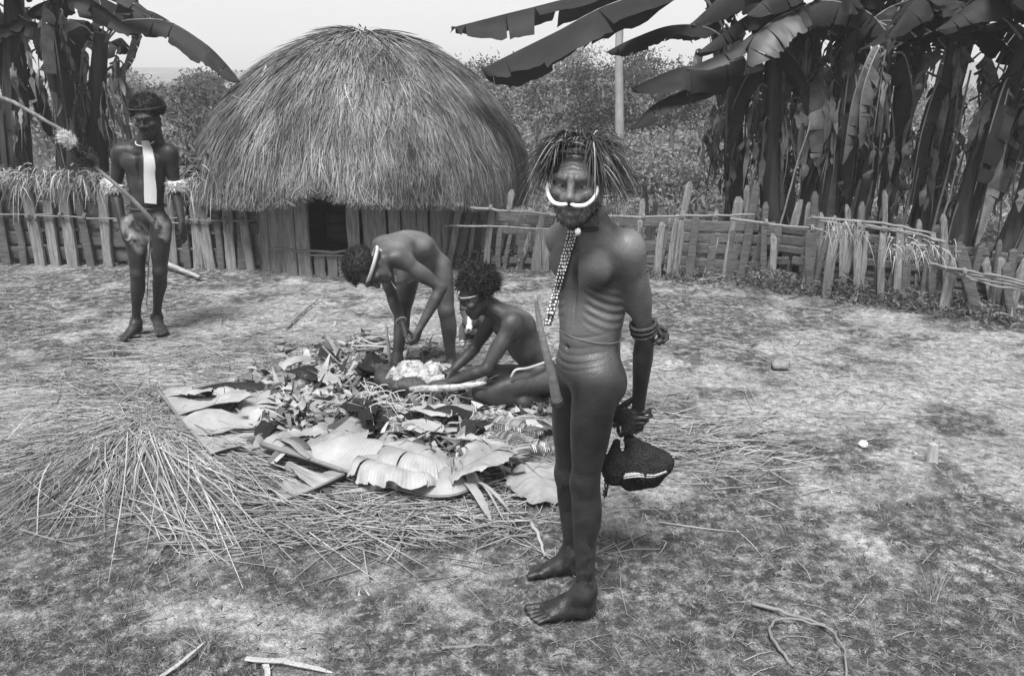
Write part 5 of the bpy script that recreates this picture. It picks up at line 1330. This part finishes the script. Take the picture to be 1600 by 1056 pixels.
# ============ the man bending over the meat
gL, gR = gnd(706, 588), gnd(621, 583)
J = dict(
    pelvis=(at(664, 408, 4.96), (-.72, -.68, -.35), (-.55, -.50, .9)), chest=(at(634, 388, 4.74), (.10, .10, -1), (-.66, -.66, .12)),
    head=(at(576, 419, 4.46), (.22, -.38, -.86), (-.78, -.50, -.34)),
    shL=at(622, 402, 4.54), elL=at(690, 450, 4.58), wrL=at(657, 511, 4.52),
    shR=at(598, 408, 4.80), elR=at(614, 468, 4.80), wrR=at(629, 507, 4.64),
    hiL=at(688, 418, 4.92), knL=at(697, 486, 4.84), anL=gL + (0, .0, .085), hiR=at(640, 420, 5.06), knR=at(628, 492, 5.02), anR=gR + (0, 0, .085),
    footL=(gL + (.02, .03, 0), gnd(690, 600) + (0, -.06, 0), (.8, -.5, 0)), footR=(gR + (.02, .03, 0), gnd(600, 595) + (0, -.06, 0), (-.7, .6, 0)),
    kfL=(-.6, -.7, 0), kfR=(-.6, -.7, 0),
    handL=dict(D=(-.35, -.12, -.9), Nn=(-.75, .3, .2), side=1, curl=(.6, .9, .7)), handR=dict(D=(.25, -.2, -.9), Nn=(.8, .2, .2), side=-1, curl=(.6, .9, .7)))
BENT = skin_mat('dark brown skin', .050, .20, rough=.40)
man, c, p, hd, fm_, (VB, FB) = person('man bending down over the meat with a pale band round his head', J, skin=BENT, paint=lambda V: np.clip(1.25 - np.minimum(np.linalg.norm(V - J['chest'][0], axis=1), np.linalg.norm(V - lerp(J['chest'][0], J['pelvis'][0], .6), axis=1)) / .24, 0, 1) * np.clip((fbm(V[:, 0] * 6 + 4, V[:, 1] * 6 + V[:, 2] * 5, 4) - .15) * 2, 0, 1), g=1.0, h=.006, lean=.92)  # back and trunk painted lighter, light from above put into the skin colour
eyes(man, hd)
curls(man, hd, (.098, .112, .102), (0, -.020, .042), 6500, .009, lambda q: np.where((q[:, 2] > -.55) & ((q[:, 1] < .50) | (q[:, 2] > .35)), 1, 0), .0055)
band(man, 'headband', [hd(math.sin(x) * .103, math.cos(x) * .100 - .012 + .05 * math.cos(x) * 0, -.02 + .050 * math.cos(x)) for x in np.arange(16) * 2 * PI / 16], .0085, 'string', squash=1.4)
wr = J['wrR']; band(man, 'wristband', limb_ring(lerp(J['elR'], wr, .85), wr - J['elR'], .029), .006, 'string')
hp = [lerp(hd(0, 0, -.10), c(0, 0, .19), .55) + hd.L * math.sin(x) * .064 + np.cross(hd.L, nrm(c.U + hd.U)) * -math.cos(x) * .07 for x in np.arange(12) * 2 * PI / 12]
band(man, 'neck_string', hp, .004, 'string')
mb = MB(); q = lerp(hd(0, .05, -.12), c(0, .08, .16), .6); mb.tube(spline([q, q + V3(.02, -.03, -.06), q + V3(.05, -.05, -.10)], 8), .004, 5); mb.build('pendant_cord', M['string'], man)
mb = MB(); q = p(-.0, .10, -.06); mb.tube(spline([q, q + V3(-.06, -.06, -.02), q + V3(-.16, -.14, -.02)], 10), np.linspace(.018, .009, 11), 9); mb.build('gourd_sheath', M['gourd'], man)

# ============ the man sitting on the ground
J = dict(
    pelvis=(at(852, 596, 4.46), (-.88, -.42, .15), (-.22, -.08, 1)), chest=(at(812, 528, 4.42), (-.78, -.45, -.42), (-.42, -.15, .9)),
    head=(at(745, 460, 4.36), (-.86, -.30, -.40), (-.36, -.12, .92)),
    shL=at(803, 503, 4.24), elL=at(759, 577, 4.16), wrL=at(700, 598, 4.20), shR=at(776, 488, 4.56), elR=at(741, 545, 4.58), wrR=at(708, 578, 4.44),
    hiL=at(850, 594, 4.34), knL=at(752, 613, 4.20), anL=at(818, 629, 4.26), hiR=at(846, 594, 4.60), knR=at(772, 580, 4.70), anR=at(812, 606, 4.56),
    footL=(at(822, 632, 4.28), at(856, 636, 4.40), (0, -1, .2)), footR=(at(818, 612, 4.54), at(850, 618, 4.56), (0, 1, .3)),
    kfL=(-.6, -.3, .9), kfR=(-.5, .2, .9),
    handL=dict(D=(-.9, -.1, -.25), Nn=(.1, .5, -.8), side=-1, curl=(.35, .5, .5)), handR=dict(D=(-.8, -.4, -.15), Nn=(.1, -.3, -.9), side=1, curl=(.3, .5, .5)))
SIT = skin_mat('brown skin', .034, .11, rough=.40)
man, c, p, hd, fm_, (VB, FB) = person('man sitting on the ground cutting the carcass, white cord round his waist', J, skin=SIT, paint=lambda V: np.clip(1.3 - np.linalg.norm(V - J['chest'][0], axis=1) / .26, 0, 1) * np.clip((fbm(V[:, 0] * 6 + 4, V[:, 1] * 6 + V[:, 2] * 5, 4) - .25) * 2, 0, 1), g=1.0, h=.006, lean=.92, base=np.array((at(845, 600, 4.45)[0], 4.45, 0)))  # shoulders and chest painted paler: the light on them is in the colour
eyes(man, hd)
curls(man, hd, (.106, .120, .104), (0, -.030, .048), 8000, .015, lambda q: np.where((q[:, 2] > -.62) & ((q[:, 1] < .40) | (q[:, 2] > .30)), 1, 0), .0065)
band(man, 'headband', [hd(math.sin(x) * .094, math.cos(x) * .113 - .015, .022 + .012 * math.cos(x)) for x in np.arange(14) * 2 * PI / 14], .004, 'string')
mb = MB(); mb.tube(spline([at(798, 590, 4.20), at(806, 578, 4.20), at(825, 575, 4.22), at(852, 566, 4.30), at(868, 560, 4.40)], 16), .0075, 8); mb.build('waist_cord', M['string'], man)

# ============ the carcass and the meat
cs = Sdf()
cs.ell(at(640, 596, 4.36), (.17, .12, .062), k=.04); cs.ell(at(602, 590, 4.42), (.07, .08, .055), k=.04); cs.cap(at(690, 606, 4.34), at(735, 608, 4.28), .035, .02, .03); cs.cap(at(600, 580, 4.45), at(588, 572, 4.5), .04, .02, .03)
V_, F_ = cs.mesh(.008); V_ = V_ + (fbm(V_[:, 0] * 30, V_[:, 1] * 30 + V_[:, 2] * 20)[:, None] - .5) * (.015, .015, .015)
cb = np.append(at(640, 600, 4.36)[:2], 0)
car = thing('pig_carcass', cb, 'singed dark pig carcass cut open with pale fat showing on top', 'carcass')
mb = MB(); mb.add(V_, F_); mb.build('hide', M['hide'], car)
cs = Sdf(); cs.ell(at(650, 581, 4.38), (.140, .080, .032), k=.03); cs.ell(at(622, 585, 4.36), (.06, .08, .035), k=.03); cs.ell(at(676, 578, 4.36), (.06, .07, .042), k=.03); cs.cap(at(610, 592, 4.33), at(690, 594, 4.30), .022, .03, .03); cs.ell(at(640, 572, 4.42), (.07, .05, .03), k=.02)
V_, F_ = cs.mesh(.007); V_ = V_ + (fbm(V_[:, 0] * 40, V_[:, 1] * 40 + V_[:, 2] * 30)[:, None] - .5) * (.03, .03, .055)
mb = MB(); mb.add(V_, F_); mb.build('fat_slab', M['meat'], car)
mb = MB(); P = spline([at(640, 608, 4.22), at(690, 607, 4.16), at(730, 603, 4.14), at(760, 598, 4.14)], 14); mb.tube(P, np.array([.012, .02, .024, .022, .024, .021, .022, .02, .018, .018, .017, .015, .014, .012, .006]), 9, squash=.6)
tag(mb.build('meat_strip', M['meat'], base=np.append(P[0][:2], 0)), 'long pale strip of meat lying under the forearm of the sitting man', 'meat')

# ============ the dog behind
db = gnd(736, 536); X0, Yd = db[0], db[1]
ds = Sdf(); dc = np.array((X0, Yd, 0)); Q = lambda x, y, z: dc + (x, y, z)
ds.cap(Q(.02, .16, .10), Q(.12, .50, .10), .085, .085, .04); ds.ell(Q(.01, .15, .11), (.075, .10, .09), k=.03)
ds.cap(Q(0, .10, .13), Q(-.005, .02, .16), .055, .05, .04); ds.ell(Q(-.005, -.01, .165), (.052, .055, .048), k=.02); ds.cap(Q(-.006, -.04, .155), Q(-.008, -.11, .135), .030, .019, .02)
for q in (-1, 1):
    ds.chain([Q(q * .045, .01, .20), Q(q * .066, .02, .235), Q(q * .076, .01, .222)], [.020, .014, .006], .012)
    ds.chain([Q(q * .06, .14, .07), Q(q * .065, .04, .03), Q(q * .06, -.06, .02), Q(q * .06, -.09, .018)], [.035, .026, .018, .019], .02)
    ds.chain([Q(.12 + q * .06, .50, .09), Q(.12 + q * .10, .42, .08), Q(.12 + q * .10, .52, .035), Q(.12 + q * .10, .42, .02)], [.06, .04, .022, .018], .02)
ds.chain([Q(.14, .58, .07), Q(.20, .66, .03), Q(.28, .66, .02)], [.02, .015, .008], .02)
V_, F_ = ds.mesh(.006)
dog = thing('dog', dc, 'small dark dog with a white blaze lying on the ground behind the sitting man', 'dog')
dp = np.clip(1.4 - np.abs(V_[:, 0] - (X0 - .006)) / .014, 0, 1) * (V_[:, 1] < Yd + .03) * (V_[:, 2] > .12) + (np.linalg.norm((V_ - Q(-.008, -.11, .13)), axis=1) < .045) * .9 + (V_[:, 1] < Yd - .05) * (V_[:, 2] < .06) * .8 + (np.linalg.norm(V_ - Q(0, .08, .08), axis=1) < .05) * .8
mb = MB(); mb.add(V_, F_); mb.build('body', M['dogfur'], dog, paint=np.clip(dp, 0, 1))
mb = MB(); mb.blob(Q(-.008, -.128, .140), (.012, .008, .009), 8, 6); mb.build('nose', M['eye'], dog)
for q in (-1, 1):
    mb = MB(); mb.blob(Q(q * .022 - .005, -.055, .178), (.007, .006, .006), 8, 6); mb.build('eye', M['eye'], dog)
# ------------------------------------------------------------------ banana plants
def col(px, Y, z=0.0): q = at(px, 330, Y); return np.array((q[0], Y, z))
GL, GR = 'banana plants behind the straw capped fence', 'banana plants of the grove behind the stake fence'
Y_ = 9.0
banana(col(148, Y_), at(158, 52, Y_), .12, 'banana plant with one great leaf arching toward the hut', [
    dict(rib=[at(182, 38, 8.9), at(215, 30, 8.8), at(265, 34, 8.7), at(318, 66, 8.6), at(350, 96, 8.55), at(376, 128, 8.5)], w=.23, ang=.55, droop=.5, tear=.55, petiole=.16),
    dict(rib=[at(178, 20, 9), at(195, -20, 9)], w=.2, tear=.3, petiole=.5),
    dict(rib=[at(185, 44, 9), at(207, 48, 9), at(200, 80, 9), at(188, 118, 9)], w=.09, ang=.9, droop=.4, tear=1, m='leaf_dry', petiole=.3),
    dict(rib=[at(130, 40, 9), at(100, 60, 9.2), at(60, 110, 9.3)], w=.2, ang=.5, droop=.4, tear=.5, petiole=.15),
    dict(rib=[at(160, 30, 9), at(150, -20, 9.3), at(130, -60, 9.5)], w=.25, tear=.3, petiole=.3),
    dict(rib=[at(190, 60, 9.2), at(190, 85, 9.3)], w=.1, ang=.6, tear=.6, petiole=.2)], dead=17, group=GL, hgt_dead=(.45, .95))
banana(col(86, 8.8), at(84, -30, 8.8), .085, 'slender banana plant with a smooth bare stem left of the arching one', [], dead=7, group=GL, auto=5, hgt_dead=(.5, .9))
banana(col(22, 8.9), at(22, -10, 8.9), .15, 'thick dark banana plant at the left edge of the picture', [
    dict(rib=[at(40, 30, 8.8), at(70, 45, 8.8), at(110, 110, 8.8)], w=.2, ang=.7, droop=.4, tear=.6, petiole=.15),
    dict(rib=[at(0, 40, 8.8), at(-40, 60, 8.7)], w=.26, ang=.4, tear=.4, petiole=.1)], dead=14, group=GL, auto=4, hgt_dead=(.4, .95))
banana(col(112, 10.2), at(118, 60, 10.2), .10, 'banana plant with pale drooping leaves standing between the slender stem and the arching one', [
    dict(rib=[at(110, 30, 10.1), at(100, 60, 10), at(98, 92, 10)], w=.28, ang=.2, droop=.5, tear=.3, petiole=.1),
    dict(rib=[at(135, 50, 10.1), at(165, 62, 10), at(195, 75, 10)], w=.22, ang=.4, droop=.5, tear=.4, petiole=.1)], dead=9, group=GL, auto=2)
banana(col(-25, 9.6), at(-30, -60, 9.6), .13, 'banana plant half cut off by the left edge behind the thick dark one', [], dead=6, group=GL, auto=5)

B = []
B.append(banana(col(1186, 8.2), at(1152, 60, 8.2), .10, 'banana plant leaning left with long leaves reaching over the feather headdress', [
    dict(rib=[at(1080, -20, 8.0), at(960, 4, 7.6), at(872, 48, 7.4), at(800, 84, 7.25), at(752, 108, 7.2)], w=.34, ang=.5, droop=.35, tear=.18, petiole=.2, roll=-.25),
    dict(rib=[at(1060, -50, 8.4), at(900, -6, 8.2), at(790, 22, 8.1), at(704, 44, 8.0)], w=.32, ang=.45, droop=.4, tear=.5, petiole=.25, roll=.1),
    dict(rib=[at(1110, 45, 8.1), at(1050, 40, 8.0), at(990, 60, 8.0), at(946, 82, 8.0)], w=.20, ang=.5, droop=.4, tear=.4, petiole=.2),
    dict(rib=[at(1160, 90, 8.0), at(1120, 100, 7.9), at(1060, 106, 7.8), at(986, 138, 7.7)], w=.27, ang=.75, droop=.6, tear=.25, petiole=.12),
    dict(rib=[at(1120, 120, 8.0), at(1070, 140, 7.9), at(1020, 165, 7.8), at(984, 202, 7.75)], w=.18, ang=.5, droop=.6, tear=.5, petiole=.15)], dead=12, group=GR, hgt_dead=(.5, .9)))
B.append(banana(col(1222, 7.8), at(1214, 40, 7.8), .10, 'banana plant with one pale leaf folded straight down beside its stem', [
    dict(rib=[at(1262, 8, 7.4), at(1215, 28, 7.3), at(1176, 62, 7.2), at(1162, 118, 7.2)], w=.30, ang=.35, droop=.7, tear=.25, petiole=.05, halves=(1, -1), m='leaf_sunlit', join=False, ribr=.016),
    dict(rib=[at(1190, 50, 7.6), at(1140, 78, 7.5), at(1072, 108, 7.4)], w=.18, ang=.2, droop=.4, tear=.1, petiole=.12, m='leaf_sunlit'),
    dict(rib=[at(1240, 90, 7.7), at(1262, 130, 7.7), at(1266, 180, 7.7)], w=.2, ang=.4, droop=.5, tear=.3, petiole=.1)], dead=10, group=GR, auto=3, hgt_dead=(.45, .9)))
for px0, px1, py1, Y, r, lab, au, dd in (
        (1262, 1270, 20, 7.9, .11, 'banana plant with an upright stem next to the folded pale leaf', 6, 10), (1300, 1338, 20, 7.7, .12, 'stout banana plant with shaggy dark stem in the middle of the grove', 7, 12),
        (1335, 1392, 40, 7.4, .10, 'banana plant leaning slightly right in front of the bright gap', 6, 8),
        (1425, 1496, 40, 7.1, .10, 'banana plant leaning right above the straw on the fence', 6, 11), (1500, 1612, 50, 6.7, .12, 'thick banana plant leaning far right at the right edge', 6, 9),
        (1560, 1700, 20, 6.5, .12, 'banana plant cut off by the right edge of the picture', 5, 7), (1150, 1105, -30, 9.2, .10, 'banana plant standing furthest left and back in the grove', 6, 8),
        (1240, 1225, -20, 9.6, .11, 'banana plant seen far back between the first stems of the grove', 6, 6), (1470, 1540, -30, 8.8, .11, 'banana plant far back at the right of the grove', 8, 9), (1385, 1425, -60, 8.3, .09, 'banana plant far back above the bright gap', 9, 6),
        (1330, 1350, -40, 9.0, .10, 'banana plant far back behind the stout shaggy one', 8, 8), (1590, 1660, -20, 8.4, .11, 'banana plant far back at the right edge of the picture', 8, 9)):
    B.append(banana(col(px0, Y), at(px1, py1, Y), r * .82, lab, [], dead=int(dd * 1.4), group=GR, auto=au, hgt_dead=(.35, .95)))
for k, (a, b, Y, r, lab) in enumerate((((1517, 110), (1452, 385), 6.9, .014, 'long pale cane leaning right among the banana stems'), ((1456, 185), (1412, 345), 7.0, .012, 'shorter pale cane leaning left of the longest cane'),
                                       ((1266, 190), (1228, 320), 7.5, .011, 'curved cane in front of the stems near the folded pale leaf'), ((1500, 250), (1462, 372), 6.7, .011, 'cane leaning right of the straw heap on the fence'))):
    b_ = at(b[0], b[1], Y); t_ = at(a[0], a[1], Y); g_ = b_ + (b_ - t_) * (b_[2] / max(.05, t_[2] - b_[2]))
    stick('leaning_cane', [np.array((g_[0], g_[1], 0)), b_, (b_ + t_) / 2 + V3(U(-.03, .03), 0, 0), t_], r, lab, 'pole', 'cane', 'canes leaning in the banana grove')
q0, q1 = at(-30, 138, 7.9), at(85, 196, 7.9)
stick('leaning_pole', [q0, lerp(q0, q1, .5) + (0, 0, .02), q1, lerp(q0, q1, 1.25)], .022, 'pale pole slanting over the straw capped fence at the left edge', 'bark', 'pole')

# ------------------------------------------------------------------ trees and brush beyond the village
def gh(x, y): return float(np.clip((y - 14) / 26, 0, 1) * np.clip((x + 3) / 8, 0, 1) * 1.3 * np.clip((90 - y) / 30, 0, 1))
def bg(px, Y, py, r, label, group='trees beyond the fence', **k):
    x = at(px, 330, Y)[0]; z0 = gh(x, Y); h = at(px, py, Y)[2] - z0
    return tree((x, Y, z0), max(h, .6), r, label, group, **k)
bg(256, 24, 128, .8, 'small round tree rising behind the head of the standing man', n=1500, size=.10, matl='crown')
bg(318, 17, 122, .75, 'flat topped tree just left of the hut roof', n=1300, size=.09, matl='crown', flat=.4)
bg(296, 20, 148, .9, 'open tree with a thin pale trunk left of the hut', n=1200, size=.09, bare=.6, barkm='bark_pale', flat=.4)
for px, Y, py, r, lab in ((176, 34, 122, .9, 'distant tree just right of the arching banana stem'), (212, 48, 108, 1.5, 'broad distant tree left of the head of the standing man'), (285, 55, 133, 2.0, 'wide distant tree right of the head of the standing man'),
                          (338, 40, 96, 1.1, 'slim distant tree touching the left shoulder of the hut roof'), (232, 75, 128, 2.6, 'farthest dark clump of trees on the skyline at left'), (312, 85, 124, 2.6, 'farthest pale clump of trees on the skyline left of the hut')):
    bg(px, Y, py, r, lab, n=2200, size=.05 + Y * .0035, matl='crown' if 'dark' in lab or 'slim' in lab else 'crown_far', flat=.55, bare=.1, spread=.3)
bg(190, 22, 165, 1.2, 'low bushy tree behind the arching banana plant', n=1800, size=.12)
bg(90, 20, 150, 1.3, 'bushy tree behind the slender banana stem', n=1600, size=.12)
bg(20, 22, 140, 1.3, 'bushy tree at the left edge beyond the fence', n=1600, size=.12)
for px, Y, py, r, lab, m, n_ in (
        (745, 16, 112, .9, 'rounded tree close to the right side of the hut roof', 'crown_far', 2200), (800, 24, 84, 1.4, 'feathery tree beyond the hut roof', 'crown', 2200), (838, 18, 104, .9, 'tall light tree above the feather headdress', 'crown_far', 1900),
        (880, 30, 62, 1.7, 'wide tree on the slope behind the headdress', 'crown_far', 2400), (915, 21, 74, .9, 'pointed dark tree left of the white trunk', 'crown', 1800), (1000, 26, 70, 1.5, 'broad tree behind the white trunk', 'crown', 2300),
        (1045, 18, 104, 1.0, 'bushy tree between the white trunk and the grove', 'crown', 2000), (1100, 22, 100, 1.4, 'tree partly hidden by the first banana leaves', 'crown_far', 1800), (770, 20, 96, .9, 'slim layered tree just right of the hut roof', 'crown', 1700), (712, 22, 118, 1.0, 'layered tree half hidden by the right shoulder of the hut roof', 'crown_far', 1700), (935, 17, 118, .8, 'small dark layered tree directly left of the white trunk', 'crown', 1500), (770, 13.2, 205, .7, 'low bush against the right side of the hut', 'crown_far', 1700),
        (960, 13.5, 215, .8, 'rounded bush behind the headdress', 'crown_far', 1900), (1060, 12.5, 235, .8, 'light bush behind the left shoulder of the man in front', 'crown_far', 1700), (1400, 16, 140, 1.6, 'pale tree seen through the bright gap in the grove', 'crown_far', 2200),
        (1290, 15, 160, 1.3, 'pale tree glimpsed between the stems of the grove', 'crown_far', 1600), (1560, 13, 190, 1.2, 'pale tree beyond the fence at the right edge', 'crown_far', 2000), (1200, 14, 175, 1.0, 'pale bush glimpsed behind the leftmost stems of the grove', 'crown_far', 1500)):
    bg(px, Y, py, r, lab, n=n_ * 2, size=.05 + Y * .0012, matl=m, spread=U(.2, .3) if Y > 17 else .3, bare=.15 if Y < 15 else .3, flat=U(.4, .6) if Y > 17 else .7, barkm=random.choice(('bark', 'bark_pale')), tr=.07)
ro = thing('bare_tree', col(966, 14), 'straight white bare trunk rising behind the feather headdress', 'tree')
mb = MB(); mb.tube(spline([col(966, 14, -.1), at(968, 180, 14), at(967, 60, 14), at(972, -20, 14)], 14) + rng.normal(0, .006, (15, 3)), np.linspace(.085, .055, 15), 9); mb.build('trunk', M['bark_pale'], ro)
mb = MB()
n = 60000
yy = 9.6 + 36 * rng.random(n) ** 1.5; px = rng.random(n) * 1700 - 50
xx = (px - 800) / FPX * (yy * CP + .4)
ok = (np.hypot(xx - HC[0], yy - HC[1]) > 2.2); xx, yy = xx[ok], yy[ok]; n = len(xx)
hh = (.15 + .9 * fbm(xx * .5 + 7, yy * .4 + 2, 4) ** 2.2) * np.clip((yy - 8.5) / 3, .25, 1) * .85
hz = np.array([gh(a, b) for a, b in zip(xx, yy)])
P = np.stack([xx, yy, hz + hh * rng.random(n) ** .6], -1); D = rng.normal(0, 1, (n, 3)); D[:, 2] = np.abs(D[:, 2]) * .8; D /= np.linalg.norm(D, axis=1)[:, None]
mb.blades(P, D, (.05 + .004 * yy) * (.6 + .9 * rng.random(n)), .028 + .002 * yy, rng.normal(0, .3, (n, 3)), 2)
tag(mb.build('undergrowth', M['crown_far']), 'brush and tall grass covering the land beyond the fences', 'undergrowth', kind='stuff')

# ------------------------------------------------------------------ the moist air of the valley
mb = MB(); a, b = np.array((-430., -14, -2.)), np.array((430., 430, 26))
c8 = np.array([[(a, b)[x][0], (a, b)[y][1], (a, b)[z][2]] for x in (0, 1) for y in (0, 1) for z in (0, 1)])
mb.add(c8, [[0, 1, 3, 2], [4, 6, 7, 5], [0, 4, 5, 1], [2, 3, 7, 6], [0, 2, 6, 4], [1, 5, 7, 3]])
hm = bpy.data.materials.new('air'); hm.use_nodes = True; t = hm.node_tree; t.nodes.clear()
pv = t.nodes.new('ShaderNodeVolumePrincipled'); pv.inputs['Density'].default_value = HAZE; pv.inputs['Color'].default_value = (.95, .95, .95, 1)
mo = t.nodes.new('ShaderNodeOutputMaterial'); t.links.new(pv.outputs[0], mo.inputs['Volume'])
tag(mb.build('haze', hm, smooth=False), kind='stuff')
